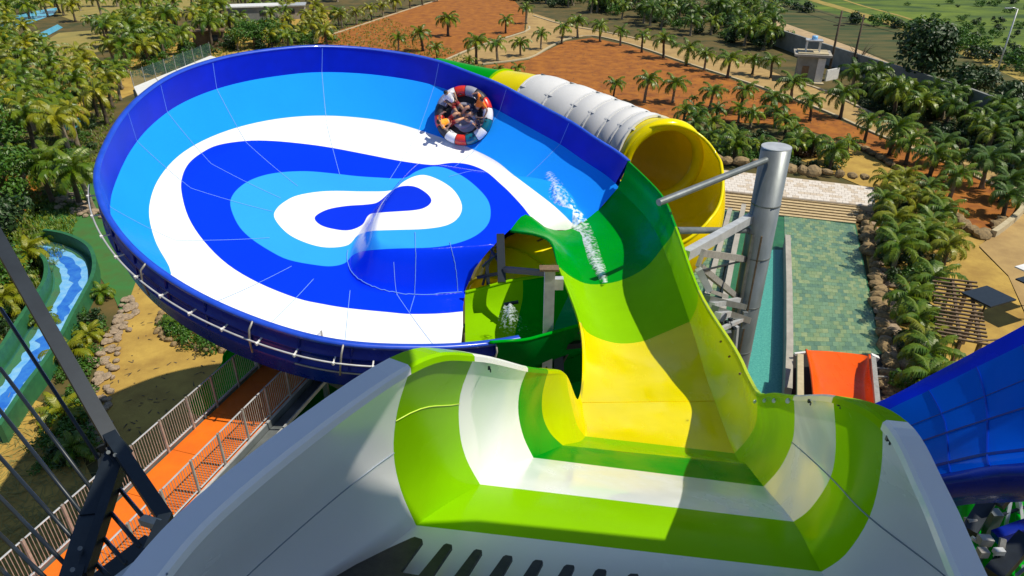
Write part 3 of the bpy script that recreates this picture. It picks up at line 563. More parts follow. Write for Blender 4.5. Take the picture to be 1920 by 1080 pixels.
q_ = MB(); q_.tube([r[0] - eo for r in GE[8:]], .05, 6); q_.build('rolled_edge', 'gel_green', ex, True)
# outside skin below the near rim
vs = []; n = len(GE) - 10
for r in GE[10:]: p = r[0] - eo; vs += [p + Vector((0, -.03, 0)), p + Vector((0, .25, -1.1)), p + Vector((0, 1.3, -2.1))]
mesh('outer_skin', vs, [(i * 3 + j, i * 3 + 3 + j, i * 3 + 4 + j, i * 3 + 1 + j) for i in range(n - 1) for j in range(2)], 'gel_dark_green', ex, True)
# water jet
def fade_sheet(name, grid, label, cat=None, parent=None, m='foam_patchy', fd=None, kind='stuff'):
    nj = len(grid[0]); vs = [p for r in grid for p in r]; fs = [(i * nj + j, i * nj + j + 1, (i + 1) * nj + j + 1, (i + 1) * nj + j) for i in range(len(grid) - 1) for j in range(nj - 1)]
    o = mesh(name, vs, fs, m, parent, True); at = o.data.attributes.new('fade', 'FLOAT', 'POINT'); at.data.foreach_set('value', [fd(i / (len(grid) - 1), j / (nj - 1)) for i in range(len(grid)) for j in range(nj)])
    if not parent: tag(o, label, kind=kind)
    return o
zj = z0 + .1
gr = []
for i in range(16):
    t = i / 15; wv = 14 + 66 * t; cx = 955 + 4 * t; yy = 571 + 62 * t; gr.append([W(cx + wv * (j / 8 - .5) * 1.25, yy + 3 * math.sin(j), zj - .95 - .7 * math.sin(math.pi * min(1, t * .9)) * (1 - abs(j / 8 - .5)) - .4 * t) for j in range(9)])
fade_sheet('water_jet', gr, 'white fan of water spraying down the green exit trough', m='foam_fine', fd=lambda a, b: .26 - .30 * a - .5 * abs(b - .5))
q_ = MB(); q_.beam(W(945, 571, zj - .02) - eo, W(972, 566, zj - .02) - eo, .12, .08); q_.build('jet_nozzle', 'steel_dark', ex)
# water streak running down the ribbon
gr = []
def ribbon_pt(px, py):
    best = None
    for G_ in (GF, GR):
        for r in G_[9 * SUB:]:
            for p in r:
                x, y, z = proj(p); d = (x - px) ** 2 + (y - py) ** 2
                if best is None or d < best[0]: best = (d, z)
    return best[1]
streak = [(1028, 322, 10), (1040, 345, 16), (1050, 372, 22), (1068, 402, 26), (1085, 428, 26), (1100, 455, 22), (1112, 480, 17), (1124, 505, 14), (1134, 530, 7)]
for i, (x, y, wd) in enumerate(streak):
    zz = march(x, y)[2] if y < 400 else ribbon_pt(x, y); r = []
    for j in range(7): f = j / 6 - .5; r.append(W(x + wd * f * 1.7, y - wd * .4 * f, zz - .12 - .24 * math.cos(f * math.pi) * (.75 + .5 * noise.noise(Vector((i * .8, j * .6, 3))))))
    gr.append(r)
gr = [[cr([g[j] for g in gr], i / 4) for j in range(7)] for i in range((len(gr) - 1) * 4 + 1)]
fade_sheet('water_streak', gr, 'broken white streak of water running from the bowl down the green ribbon', fd=lambda a, b: .27 - .5 * abs(b - .5) - .12 * (1 - a) ** 2)
# thin wet splashes on the lime band of the launch floor
gr = []
for i in range(8):
    r = []
    for j in range(14):
        px = 1110 + j * 26; py = 985 + i * 9 + j * 1.9; d = ray(px, py); r.append(None)
    gr.append(r)
def floor_at(u, i): return GF[i][0].lerp(GF[i][-1], u)
gr = [[floor_at(.45 + .5 * j / 13, 4 * SUB - 1 + i) + Vector((0, 0, .012)) for j in range(14)] for i in range(0, 7)]
fade_sheet('splash_film', gr, 'thin splashed water on the lime band of the launch floor', fd=lambda a, b: -.13 - .5 * (a - .25) ** 2 - .25 * (b - .6) ** 2)
# ================================================================== WHITE AND YELLOW TUBE
tb = empty('tube_slide', 'white ribbed tube slide opening into a wide yellow curve behind the bowl', 'water slide', (6, 32, 0)); to = Vector((6, 32, 0))
tp = [(820, 165, 44.5), (905, 186, 42.0), (985, 200, 39.8), (1065, 227, 37.6), (1135, 257, 35.8), (1194, 284, 34.2), (1240, 304, 32.6), (1252, 350, 31.0), (1246, 412, 30.4), (1210, 468, 30.4), (1140, 500, 30.9), (1060, 505, 30.6), (990, 515, 29.6), (955, 575, 28.6)]
TP = [W(*p) for p in tp]; K = 8; TC = dense(TP, K); RT = 1.84
def frames(C_):
    fr = []
    for i, p in enumerate(C_):
        t = (C_[min(i + 1, len(C_) - 1)] - C_[max(i - 1, 0)]).normalized(); s = t.cross(Vector((0, 0, 1))).normalized(); fr.append((p, t, s, s.cross(t)))
    return fr
TF = frames(TC)
def tube_seg(name, i0, i1, m, a0=0, a1=360, r0=RT, r1=RT, n=40, afun=None, bulge=0.):
    vs = []; fs = []
    for i in range(i0, i1 + 1):
        p, t, s, up = TF[i]; f = (i - i0) / max(1, i1 - i0); r = r0 + (r1 - r0) * f + bulge * math.sin(math.pi * f) ** .6; A0, A1 = (a0, a1) if afun is None else afun(i)
        for k in range(n + 1): a = math.radians(A0 + (A1 - A0) * k / n); vs.append(p + (s * math.cos(a) + up * math.sin(a)) * r - to)
    for i in range(i1 - i0):
        for k in range(n): b = i * (n + 1) + k; fs.append((b, b + 1, b + n + 2, b + n + 1))
    return mesh(name, vs, fs, m, tb, True)
def tube_ring(i, m, r=RT, wd=.05, h=.09, a0=0, a1=360, name='flange_ring', n=48):
    p, t, s, up = TF[i]; vs = []; fs = []
    for k in range(n + 1):
        a = math.radians(a0 + (a1 - a0) * k / n); d = s * math.cos(a) + up * math.sin(a)
        for (rr, tt) in ((r - .01, -wd), (r + h, -wd), (r + h, wd), (r - .01, wd)): vs.append(p + d * rr + t * tt - to)
    for k in range(n):
        for j in range(4): fs.append((k * 4 + j, k * 4 + (j + 1) % 4, k * 4 + 4 + (j + 1) % 4, k * 4 + 4 + j))
    return mesh(name, vs, fs, m, tb)
tube_seg('tube_segment', 0, 12, 'gel_green'); tube_seg('tube_segment', 12, 18, 'gel_yellow'); tube_ring(12, 'gel_lime'); tube_ring(18, 'gel_pale')
wseg = [18, 23, 28, 32, 36, 40, 44]
for a, b in zip(wseg[:-1], wseg[1:]): tube_seg('tube_segment', a, b, 'gel_pale', r0=RT * 1.03, r1=RT * 1.01, bulge=.13); tube_ring(b, 'gel_pale', r=RT * 1.02, h=.10)
for a, b in zip(wseg[:-1], wseg[1:]):   # raised joint boxes on the crown of the tube
    for ang in (100, 52):
        p, t, s, up = TF[a]; p2 = TF[b][0]; d = s * math.cos(math.radians(ang)) + up * math.sin(math.radians(ang)); q_ = MB(); q_.beam(p + d * (RT + .11) - to, p2 + d * (RT + .05) - to, .10, .07, up=d); q_.build('joint_strip', 'steel' if ang == 100 else 'gel_pale', tb)
tube_seg('tube_segment', 44, 48, 'gel_yellow', r0=RT, r1=RT * 1.06); tube_seg('inner_liner', 30, 48, 'gel_yellow_deep', r0=RT * .95, r1=RT * .93)
p, t, s_, up = TF[48]; vs = []; fs = []; n = 56; kk = 12
for i in range(n):
    a = 2 * math.pi * i / n; d = s_ * math.cos(a) + up * math.sin(a)
    for j in range(kk): b = 2 * math.pi * j / kk; vs.append(p + d * (RT * 1.0 + .27 * math.cos(b)) + t * .34 * math.sin(b) - to)
for i in range(n):
    for j in range(kk): fs.append((i * kk + j, ((i + 1) % n) * kk + j, ((i + 1) % n) * kk + (j + 1) % kk, i * kk + (j + 1) % kk))
mesh('mouth_ring', vs, fs, 'gel_yellow', tb, True)
def openf(i):
    f = max(0, min(1, (i - 48) / 5)); f = f * f * (3 - 2 * f); return (60 + 92 * f, 420 - 125 * f)
KF = 4; TFine = frames(dense(TP, K * KF))
def r_open(i): f = (i - 48) / 32; g = min(1, f / .22); g = g * g * (3 - 2 * g); return RT * (1.08 + .24 * g) * (1 if f < .5 else 1 - .38 * ((f - .5) / .5) ** 1.5)
def open_part(i0, i1, n=44):
    vs = []; fs = []; m_ = (i1 - i0) * KF
    for k in range(m_ + 1):
        i = i0 + k / KF; p, t, s2, up2 = TFine[int(round(i * KF))]; A0, A1 = openf(i); r = r_open(i)
        for j in range(n + 1): a = math.radians(A0 + (A1 - A0) * j / n); vs.append(p + (s2 * math.cos(a) + up2 * math.sin(a)) * r - to)
    for k in range(m_):
        for j in range(n): b = k * (n + 1) + j; fs.append((b, b + 1, b + n + 2, b + n + 1))
    mesh('open_curve', vs, fs, 'gel_yellow_deep', tb, True)
for a_, b_ in ((48, 54), (54, 66), (66, 80)): open_part(a_, b_)
for e_ in (0, 1):
    q_ = MB(); pts = []
    for k in range(48 * KF, 80 * KF + 1):
        p, t, s2, up2 = TFine[k]; i = k / KF; a = math.radians(openf(i)[e_]); pts.append(p + (s2 * math.cos(a) + up2 * math.sin(a)) * r_open(i) - to)
    q_.tube(pts, .08, 6); q_.build('rolled_edge', 'gel_yellow', tb, True)
for a, b in ((80, 86), (86, 92), (92, 98), (98, 104)): tube_seg('tube_segment', a, b, 'gel_yellow', r0=RT * 1.02, r1=RT * .98); tube_ring(b, 'gel_yellow', h=.1)
for a, b in ((80, 86), (86, 92), (92, 98)):
    p = TF[a + 1]; p2 = TF[b - 1]; d = (-p[2] * .25 + p[3]).normalized(); q_ = MB(); q_.beam(p[0] + d * (RT + .07) - to, p2[0] + d * (RT + .03) - to, .09, .05, up=d); q_.build('joint_strip', 'timber', tb)
# ================================================================== STEELWORK
colm = empty('support_column', 'tall round grey steel column with a flat cap beside the pool', 'column', (W(1456, 276, 23.6).x, W(1456, 276, 23.6).y, 0)); ct = W(1456, 276, 23.6); cz = ct.z
q_ = MB(); q_.tube([(0, 0, 0), (0, 0, cz)], .50, 40); q_.build('shaft', 'steel', colm, True).data.polygons[-1].use_smooth = False
q_ = MB(); q_.tube([(0, 0, cz), (0, 0, cz + .03)], .50, 40); o = q_.build('cap', 'steel_light', colm)
for k in range(1, 7): q_ = MB(); q_.tube([(0, 0, cz - 2.05 * k), (0, 0, cz - 2.05 * k + .05)], .515, 40); q_.build('weld_ring', 'steel', colm)
q_ = MB(); q_.beam((-.36, -.30, .3), (-.36, -.30, cz - 3.1), .16, .12); q_.build('drain_duct', 'galvanised', colm)
q_ = MB(); q_.beam((-.12, -.50, .3), (-.12, -.50, cz - 3.1), .05, .05); q_.build('conduit', 'timber', colm)
q_ = MB(); q_.tube([(0, 0, 0), (0, 0, .25)], .9, 24); q_.build('base_plate', 'concrete', colm)
cl = Vector((ct.x, ct.y, 0))
def cb(name, a, b, wd, m, h=None, round_=False):
    A = W(*a) - cl; B = W(*b) - cl; q_ = MB()
    if round_: q_.tube([A, B], wd, 12)
    else: q_.beam(A, B, wd, h)
    return q_.build(name, m, colm)
cb('brace_pipe', (1436, 300, 23.4), (1235, 380, 20.9), .11, 'steel', round_=True)
cb('brace_pipe', (1420, 432, 25.6), (1268, 432, 21.2), .11, 'steel', round_=True)
cb('box_arm', (1416, 404, 25.2), (1285, 478, 20.8), .26, 'steel_light', .3); cb('arm_head', (1410, 404, 25.2), (1450, 408, 25.0), .12, 'steel_light', .3)
cb('box_arm', (1408, 487, 26.3), (1316, 474, 21.5), .18, 'galvanised', .22); cb('arm_plate', (1408, 475, 26.2), (1408, 492, 26.2), .3, 'galvanised', .1)
cb('box_arm', (1385, 560, 26.8), (1312, 500, 21.6), .18, 'galvanised', .2); cb('box_arm', (1310, 505, 21.0), (1330, 545, 21.4), .16, 'steel_light', .2); cb('tie_rod', (1405, 486, 26.2), (1318, 507, 21.6), .035, 'steel_dark', round_=True); cb('tie_rod', (1361, 497, 24), (1351, 553, 24), .04, 'steel_dark', round_=True)
cb('lattice_bar', (1330, 545, 21.4), (1362, 556, 24), .12, 'galvanised'); cb('lattice_bar', (1320, 468, 21.4), (1308, 500, 21.4), .12, 'galvanised')
for (a, b, wd, m) in [((1325, 560, 21), (1395, 575, 25.5), .2, 'steel'), ((1335, 572, 21), (1385, 562, 25.5), .16, 'steel_light'), ((1340, 580, 20.8), (1402, 600, 25), .22, 'steel'), ((1345, 592, 20.5), (1365, 588, 22), .2, 'steel_light'), ((1350, 618, 20.2), (1398, 596, 24.8), .12, 'steel_light'), ((1352, 606, 20.2), (1360, 590, 21), .1, 'steel_dark'), ((1372, 598, 22), (1365, 612, 22), .1, 'steel_light'), ((1382, 612, 22), (1378, 655, 22.5), .1, 'steel_light'), ((1366, 622, 21), (1370, 680, 21.5), .16, 'steel'), ((1398, 585, 24.5), (1394, 615, 24.7), .16, 'steel')]: cb('lattice_bar', a, b, wd, m)
for k in range(9):
    cb('bolt', (1347 + (k % 3) * 10 + k // 3 * 3, 592 + (k // 3) * 8 + (k % 3) * 3, 21.6), (1352 + (k % 3) * 10 + k // 3 * 3, 594 + (k // 3) * 8 + (k % 3) * 3, 21.5), .09, 'steel_light' if k % 2 else 'steel_dark')
# flat grey post through the opening
pt = W(1031, 505, 19.6); po = empty('support_post', 'flat light grey steel post standing in the gap between bowl and ribbon', 'post', (pt.x, pt.y, 0))
q_ = MB(); q_.box((0, 0, pt.z / 2), (.30, .22, pt.z)); q_.build('shaft', 'steel_light', po); q_ = MB(); q_.box((-.02, 0, pt.z + .03), (.55, .3, .06)); q_.build('head_plate', 'timber', po)
q_ = MB(); q_.box((.25, .1, pt.z - .5), (.3, .2, .35)); q_.build('side_bracket', 'steel_light', po)
for k in range(3): q_ = MB(); q_.tube([(-.02, -.11, pt.z - 2.6 - .35 * k), (-.02, -.13, pt.z - 2.6 - .35 * k)], .03, 8); q_.build('bolt', 'steel_dark', po)
# columns and bracing under the bowl
fr = empty('steel_frame', 'dark steel columns and braces carrying the bowl, seen through the gap', 'steel frame', (BC.x, BC.y, 0))
ur = random.Random(4); legs = []
for i in range(7):
    a = 2 * math.pi * i / 7 + .3; u = math.cos(a) * RB * .62; v = math.sin(a) * RB * .62; p = BC + pe1 * u + pe2 * v - pn * 4.1; legs.append(p)
    q_ = MB(); q_.tube([(p.x - BC.x, p.y - BC.y, 0), (p.x - BC.x, p.y - BC.y, p.z)], .22, 14); q_.build('leg', 'steel', fr, True)
for i in range(7):
    a, b = legs[i], legs[(i + 1) % 7]; z = BC.z - 5.2; o2 = Vector((BC.x, BC.y, 0))
    q_ = MB(); q_.beam(Vector((a.x, a.y, z)) - o2, Vector((b.x, b.y, z)) - o2, .2, .25); q_.build('ring_beam', 'steel', fr)
    q_ = MB(); q_.beam(Vector((a.x, a.y, 1)) - o2, Vector((b.x, b.y, z - .3)) - o2, .1); q_.build('diagonal_brace', 'steel', fr)
for (a, b, wd) in [((938, 440, 25), (941, 530, 24.6), .28), ((921, 468, 25.5), (941, 500, 25), .08), ((905, 500, 25.5), (940, 470, 25.2), .08), ((946, 505, 24.6), (1025, 512, 23.5), .18), ((912, 490, 26), (916, 540, 26), .12), ((895, 520, 26), (940, 512, 25.5), .1), ((926, 460, 26), (905, 535, 26), .07), ((1000, 640, 22), (1085, 620, 21), .14), ((1045, 660, 21.5), (1050, 740, 21.5), .3), ((1000, 655, 21.5), (1090, 645, 21), .18), ((1070, 650, 21.5), (1030, 720, 21.5), .1)]:
    q_ = MB(); o2 = Vector((BC.x, BC.y, 0)); q_.beam(W(*a) - o2, W(*b) - o2, wd); q_.build('brace', 'steel_dark', fr)
# lower green slide sections under the ribbon and beside the walkway
def flume(name, label, ctr, r, m, cat='water slide', arc=(180, 360), seg=6, up=None, rim=True, mats=None):
    C_ = dense([Vector(p) for p in ctr], seg); b = Vector((C_[0].x, C_[0].y, 0)); e = empty(name, label, cat, b); F_ = frames(C_); n = 18; step = seg
    for s in range(len(ctr) - 1):
        vs = []; fs = []
        for i in range(s * step, s * step + step + 1):
            p, t, sd_, up_v = F_[i]
            for k in range(n + 1): a = math.radians(arc[0] + (arc[1] - arc[0]) * k / n); vs.append(p + (sd_ * math.cos(a) + up_v * math.sin(a)) * r - b)
        for i in range(step):
            for k in range(n): q0 = i * (n + 1) + k; fs.append((q0, q0 + 1, q0 + n + 2, q0 + n + 1))
        mesh('trough_section', vs, fs, (mats[s % len(mats)] if mats else m), e, True)
    if rim:
        for k in (arc[0], arc[1]):
            a = math.radians(k); q_ = MB(); q_.tube([p + (s2 * math.cos(a) + u2 * math.sin(a)) * r - b for p, t, s2, u2 in F_], .05, 6); q_.build('rolled_edge', m, e, True)
    return e
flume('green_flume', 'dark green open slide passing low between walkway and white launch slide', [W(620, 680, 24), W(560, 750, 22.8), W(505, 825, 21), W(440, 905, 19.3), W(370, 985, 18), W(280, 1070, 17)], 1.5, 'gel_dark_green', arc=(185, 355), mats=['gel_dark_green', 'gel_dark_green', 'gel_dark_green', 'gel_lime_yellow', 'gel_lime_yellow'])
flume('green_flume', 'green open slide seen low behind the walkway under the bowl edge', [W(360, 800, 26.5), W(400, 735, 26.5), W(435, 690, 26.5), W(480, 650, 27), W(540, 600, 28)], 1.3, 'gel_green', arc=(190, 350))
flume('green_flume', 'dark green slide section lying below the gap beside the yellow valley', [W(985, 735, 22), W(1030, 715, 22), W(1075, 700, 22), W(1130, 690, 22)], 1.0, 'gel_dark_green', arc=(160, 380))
# ================================================================== ORANGE WALKWAY
dz_ = CAMZ - 12.9; A0 = G(262, 884, h=dz_); A1 = G(545, 640, h=dz_); B0_ = G(319, 937, h=dz_); 
dirw = (G(510, 668, h=dz_) - G(70, 1082, h=dz_)).normalized(); nrm = Vector((dirw.y, -dirw.x, 0)); wid = abs((G(474, 787, h=dz_) - G(368, 774, h=dz_)).dot(nrm)); base = G(70, 1082, h=dz_) - dirw * 4
wlen = (G(556, 664, h=dz_) - base).dot(dirw)
wk = empty('walkway', 'raised orange walkway with grey railings running under the bowl edge', 'walkway', (base.x, base.y, 0)); wo = Vector((base.x, base.y, 0)); W0 = base - wo
def wp(s, t, z=0): return W0 + dirw * s + nrm * t + Vector((0, 0, z))
ns = 8
for k in range(ns):
    q_ = MB(); a = wlen * k / ns; b = wlen * (k + 1) / ns - .012; vs = [wp(a, 0, 0), wp(b, 0, 0), wp(b, wid, 0), wp(a, wid, 0)]; vs += [v - Vector((0, 0, .05)) for v in vs]; q_.add(vs, [(0, 3, 2, 1), (4, 5, 6, 7), (0, 1, 5, 4), (1, 2, 6, 5), (2, 3, 7, 6), (3, 0, 4, 7)]); q_.build('deck_board', 'deck_orange', wk)
for t, m in ((-.09, 'steel_light'), (wid + .09, 'steel_light')):
    q_ = MB(); q_.beam(wp(0, t, -.1), wp(wlen, t, -.1), .08, .3); q_.build('edge_beam', 'steel', wk)
    q_ = MB(); q_.beam(wp(0, t, .07), wp(wlen, t, .07), .07, .03); q_.build('toe_board', m, wk)
q_ = MB(); q_.beam(wp(0, wid + .32, -.18), wp(wlen, wid + .32, -.18), .34, .05); q_.build('cable_tray', 'steel', wk); q_ = MB(); q_.beam(wp(0, wid + .52, -.12), wp(wlen, wid + .52, -.12), .04, .12); q_.build('tray_lip', 'steel_light', wk)
nb = 13; bay = wlen / nb
for side, t in ((0, -.02), (1, wid + .02)):
    for k in range(nb + 1):
        s = bay * k; q_ = MB(); q_.beam(wp(s, t, -.1), wp(s, t, 1.1), .07, .05); q_.build('railing_post', 'galvanised', wk)
    for k in range(nb):
        s0 = bay * k + .06; s1 = bay * (k + 1) - .06
        for z in (1.08, .14): q_ = MB(); q_.tube([wp(s0, t, z), wp(s1, t, z)], .022, 6); q_.build('rail', 'steel_light', wk)
        nbar = 11
        if 3 <= k <= 12:
            for j in range(nbar): s = s0 + (s1 - s0) * (j + .5) / nbar; q_ = MB(); q_.tube([wp(s, t, .15), wp(s, t, 1.07)], .010, 4, cap=False); q_.build('railing_bar', 'galvanised', wk)
for k in (1, 4, 7, 10, 13):
    for t in (.15, wid - .15): q_ = MB(); q_.beam(wp(bay * k, t, -dz_), wp(bay * k, t, -.25), .16); q_.build('walkway_leg', 'steel', wk)
# ================================================================== NEAR LEFT GUARD OF THE START TOWER
gd = empty('guard_frame', 'dark painted steel guard frame with slanting bars at lower left', 'guard rail', (-3, 4, 14)); go = Vector((-3, 4, 14))
def gb(name, a, b, wd, h=None, m='steel_dark'): q_ = MB(); q_.beam(W(*a) - go, W(*b) - go, wd, h); return q_.build(name, m, gd)
gb('top_rail', (-60, 350, 5.6), (212, 828, 4.9), .10, .07); gb('top_rail', (205, 815, 4.92), (312, 975, 4.3), .085, .07); gb('rail_end', (312, 972, 4.3), (285, 1035, 3.9), .08, .07)
gb('raking_post', (218, 850, 4.9), (172, 970, 4.5), .12, .08); gb('raking_post', (172, 970, 4.52), (130, 1110, 4.0), .13, .09); gb('raking_post', (226, 868, 4.82), (156, 1085, 4.1), .06, .10)
gb('joint_plate', (196, 850, 4.95), (236, 835, 4.9), .03, .14); gb('joint_plate', (212, 835, 4.85), (232, 868, 4.8), .10, .03); gb('joint_plate', (202, 858, 4.9), (190, 872, 4.9), .09, .05)
for a, b in [((0, 577, 5.5), (190, 868, 5.0)), ((0, 690, 5.3), (183, 932, 4.85)), ((-10, 757, 5.2), (167, 979, 4.7)), ((-10, 846, 5.1), (150, 1025, 4.6)), ((-10, 922, 5.0), (140, 1076, 4.4)), ((-10, 993, 4.9), (90, 1088, 4.4)), ((-10, 1057, 4.8), (25, 1090, 4.4)), ((218, 909, 4.75), (296, 1003, 4.2)), ((199, 951, 4.6), (262, 1024, 4.1)), ((184, 997, 4.5), (236, 1056, 4.0)), ((168, 1043, 4.4), (210, 1088, 4.0))]:
    q_ = MB(); q_.tube([W(*a) - go, W(*b) - go], .014, 8); q_.build('guard_bar', 'steel_dark', gd, True)
for (x, y, z) in [(203, 848, 4.8), (216, 853, 4.75), (150, 1028, 4.2), (136, 1068, 4.05)]:
    q_ = MB(); q_.tube([W(x, y, z) - go, W(x, y, z - .04) - go], .014, 8); q_.build('bolt', 'steel', gd)
gb('rail_clamp', (268, 975, 4.3), (300, 985, 4.2), .05, .05, 'galvanised'); gb('rail_clamp', (296, 988, 4.2), (286, 1035, 3.95), .035, .035, 'galvanised')
# tower floor edge, posts and canopy roof (they throw the shade over the launch floor)
tw = empty('start_tower', 'start tower with a dark platform edge at the lower left corner', 'tower', (-5, -4, 0))
cx_ = Vector((-5, -4, 0))
def tbx(name, c, sz, m): q_ = MB(); q_.box(Vector(c) - cx_, sz); return q_.build(name, m, tw)
tbx('platform_slab', (0, -6, CAMZ - 4.9), (16, 9, .3), 'steel')
def canopy_poly(pts, z, th, m):
    n = len(pts); vs = [Vector((x, y, z)) - cx_ for x, y in pts] + [Vector((x, y, z - th)) - cx_ for x, y in pts]
    return mesh('canopy_roof', vs, [tuple(range(n))[::-1], tuple(range(n, 2 * n))] + [(k, (k + 1) % n, n + (k + 1) % n, n + k) for k in range(n)], m, tw)
canopy_poly([(1.0, -2.2), (1.0, 4.8), (2.45, 4.8), (2.6, 2.8), (3.3, 3.2), (4.2, 3.3), (7, 2.96), (9, 2.8), (9, -2.2)], CAMZ + 2.5, .08, 'roof_metal')
for (x, y) in ((1.3, -1.9), (8.7, -1.9)): q_ = MB(); q_.tube([Vector((x, y, 0)) - cx_, Vector((x, y, CAMZ + 2.42)) - cx_], .15, 12); q_.build('tower_post', 'steel', tw)
def tbeam(name, a, b, wd, m, h=None): q_ = MB(); q_.beam(Vector(a) - cx_, Vector(b) - cx_, wd, h); return q_.build(name, m, tw)
tbeam('floor_beam', W(330, 1010, 5.2), W(170, 1130, 4.6), .10, 'steel_light', .04); tbeam('floor_beam', W(300, 1022, 5.4), W(150, 1140, 4.9), .35, 'steel_dark', .04)
# ================================================================== BIG BLUE SLIDE AT THE RIGHT
bs = empty('blue_slide', 'huge glossy blue slide wall rising at the right edge above green pipes', 'water slide', (9, 9, 0)); bo = Vector((9, 9, 0))
rowsB = [[(1600, 770, 13.5), (1660, 748, 13.2), (1740, 706, 12.8), (1830, 658, 12.3), (1930, 604, 11.8), (2060, 530, 11.2)],
         [(1620, 800, 13.4), (1670, 766, 13.1), (1750, 728, 12.7), (1840, 684, 12.2), (1930, 640, 11.7), (2060, 575, 11.1)],
         [(1640, 850, 13.0), (1700, 820, 12.7), (1780, 790, 12.2), (1850, 765, 11.8), (1930, 735, 11.3), (2060, 690, 10.7)],
         [(1680, 900, 12.4), (1740, 878, 12.0), (1790, 865, 11.6), (1850, 852, 11.2), (1930, 842, 10.8), (2060, 820, 10.2)],
         [(1700, 930, 11.7), (1750, 905, 11.3), (1800, 897, 11.0), (1860, 888, 10.7), (1930, 882, 10.3), (2060, 865, 9.8)],
         [(1700, 960, 11.9), (1750, 940, 11.5), (1800, 930, 11.2), (1860, 926, 10.9), (1930, 922, 10.5), (2060, 915, 10.0)],
         [(1700, 985, 12.6), (1750, 965, 12.2), (1800, 948, 11.9), (1860, 943, 11.6), (1930, 940, 11.2), (2060, 930, 10.7)]]
RBW = [[W(*p) for p in r] for r in rowsB]
def gridp(rows_, k, k2): d = [dense(r, k) for r in rows_]; n = len(d[0]); return [[cr([r[j] for r in d], i / k2) for j in range(n)] for i in range((len(d) - 1) * k2 + 1)]
GB = gridp(RBW, 4, 4)
nB = len(GB[0])
def gpc(name, G_, i0, i1, j0, j1, m):
    vs = [G_[i][j] - bo for i in range(i0, i1 + 1) for j in range(j0, j1 + 1)]; n = j1 - j0 + 1; return mesh(name, vs, [(a * n + b, a * n + b + 1, (a + 1) * n + b + 1, (a + 1) * n + b) for a in range(i1 - i0) for b in range(j1 - j0)], m, bs, True)
for j0, j1 in ((0, 7), (7, 13), (13, nB - 1)):
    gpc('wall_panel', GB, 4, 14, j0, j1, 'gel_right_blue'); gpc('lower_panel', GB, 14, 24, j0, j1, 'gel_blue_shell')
gpc('rim_flange', GB, 0, 4, 0, nB - 1, 'gel_blue')
mat('reflection_dark', (.0, .03, .42), .3)  # reflected lattice painted as thin dark blue strips on the wall, no panel joints
def breflect(pts, r=.014): q_ = MB(); q_.tube([p - bo for p in pts], r, 4); q_.build('seam', 'reflection_dark', bs)
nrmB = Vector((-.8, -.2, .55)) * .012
for i_, r_ in ((7, .010), (9, .02), (12, .03)): breflect([GB[i_][j] + nrmB for j in range(nB)], r_)
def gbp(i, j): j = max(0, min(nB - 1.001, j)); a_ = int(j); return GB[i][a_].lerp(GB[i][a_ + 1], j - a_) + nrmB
for j0_, sl_, r_ in ((7.6, -.06, .012), (11.6, .05, .016), (15.5, .1, .012)): breflect([gbp(i, j0_ + sl_ * (i - 4) + .25 * math.sin((i - 4) * .35)) for i in range(4, 15)], r_)
flume('green_flume', 'vertical bright green slide shell under the blue slide at lower right', [W(1850, 905, 15.5), W(1858, 960, 14.8), W(1856, 1020, 14), W(1840, 1100, 13)], .62, 'gel_green', arc=(120, 420))
flume('green_flume', 'short dark green slide shell beside the white rim under the blue slide', [W(1795, 900, 16.5), W(1800, 950, 16), W(1806, 1010, 15.5)], .5, 'gel_dark_green', arc=(120, 420))
rs = empty('lattice_support', 'grey steel lattice under the blue slide at the lower right corner', 'steel frame', (10, 9, 0)); ro = Vector((10, 9, 0))
for (a, b, wd, m) in [((1858, 930, 13.5), (1815, 1000, 13), .26, 'steel_dark'), ((1925, 880, 13), (1868, 945, 13), .24, 'steel_dark'), ((1865, 1008, 13), (1930, 985, 13), .2, 'gel_blue_shell'), ((1895, 935, 14), (1884, 998, 14), .06, 'steel_light'), ((1910, 940, 14), (1916, 985, 14), .08, 'steel_light'), ((1916, 985, 14), (1930, 980, 14), .07, 'steel_light'), ((1880, 965, 14), (1930, 948, 14), .05, 'steel_dark'), ((1925, 1010, 12.6), (1862, 1080, 12.4), .3, 'steel_dark'), ((1878, 1064, 13), (1930, 1066, 13), .09, 'steel'), ((1881, 1010, 12.5), (1876, 1035, 12.5), .09, 'galvanised'), ((1864, 1034, 12.4), (1882, 1034, 12.4), .10, 'steel_light'), ((1820, 972, 13.1), (1820, 998, 13.1), .16, 'galvanised'), ((1835, 1012, 12.6), (1858, 1014, 12.6), .15, 'galvanised'), ((1834, 1036, 12.5), (1851, 1036, 12.5), .14, 'galvanised'), ((1822, 1008, 12.7), (1834, 1016, 12.7), .06, 'steel_light'), ((1866, 1042, 12.5), (1874, 1050, 12.5), .08, 'steel_light'), ((1905, 1080, 12), (1930, 1060, 12), .05, 'steel')]:
    q_ = MB(); q_.beam(W(*a) - ro, W(*b) - ro, wd); q_.build('lattice_bar', m, rs)
for (x, y) in ((1868, 960), (1905, 1080)): p = W(x, y, 13.5); q_ = MB(); q_.beam(Vector((p.x, p.y, 0)) - ro, p - ro, .2); q_.build('lattice_post', 'steel', rs)
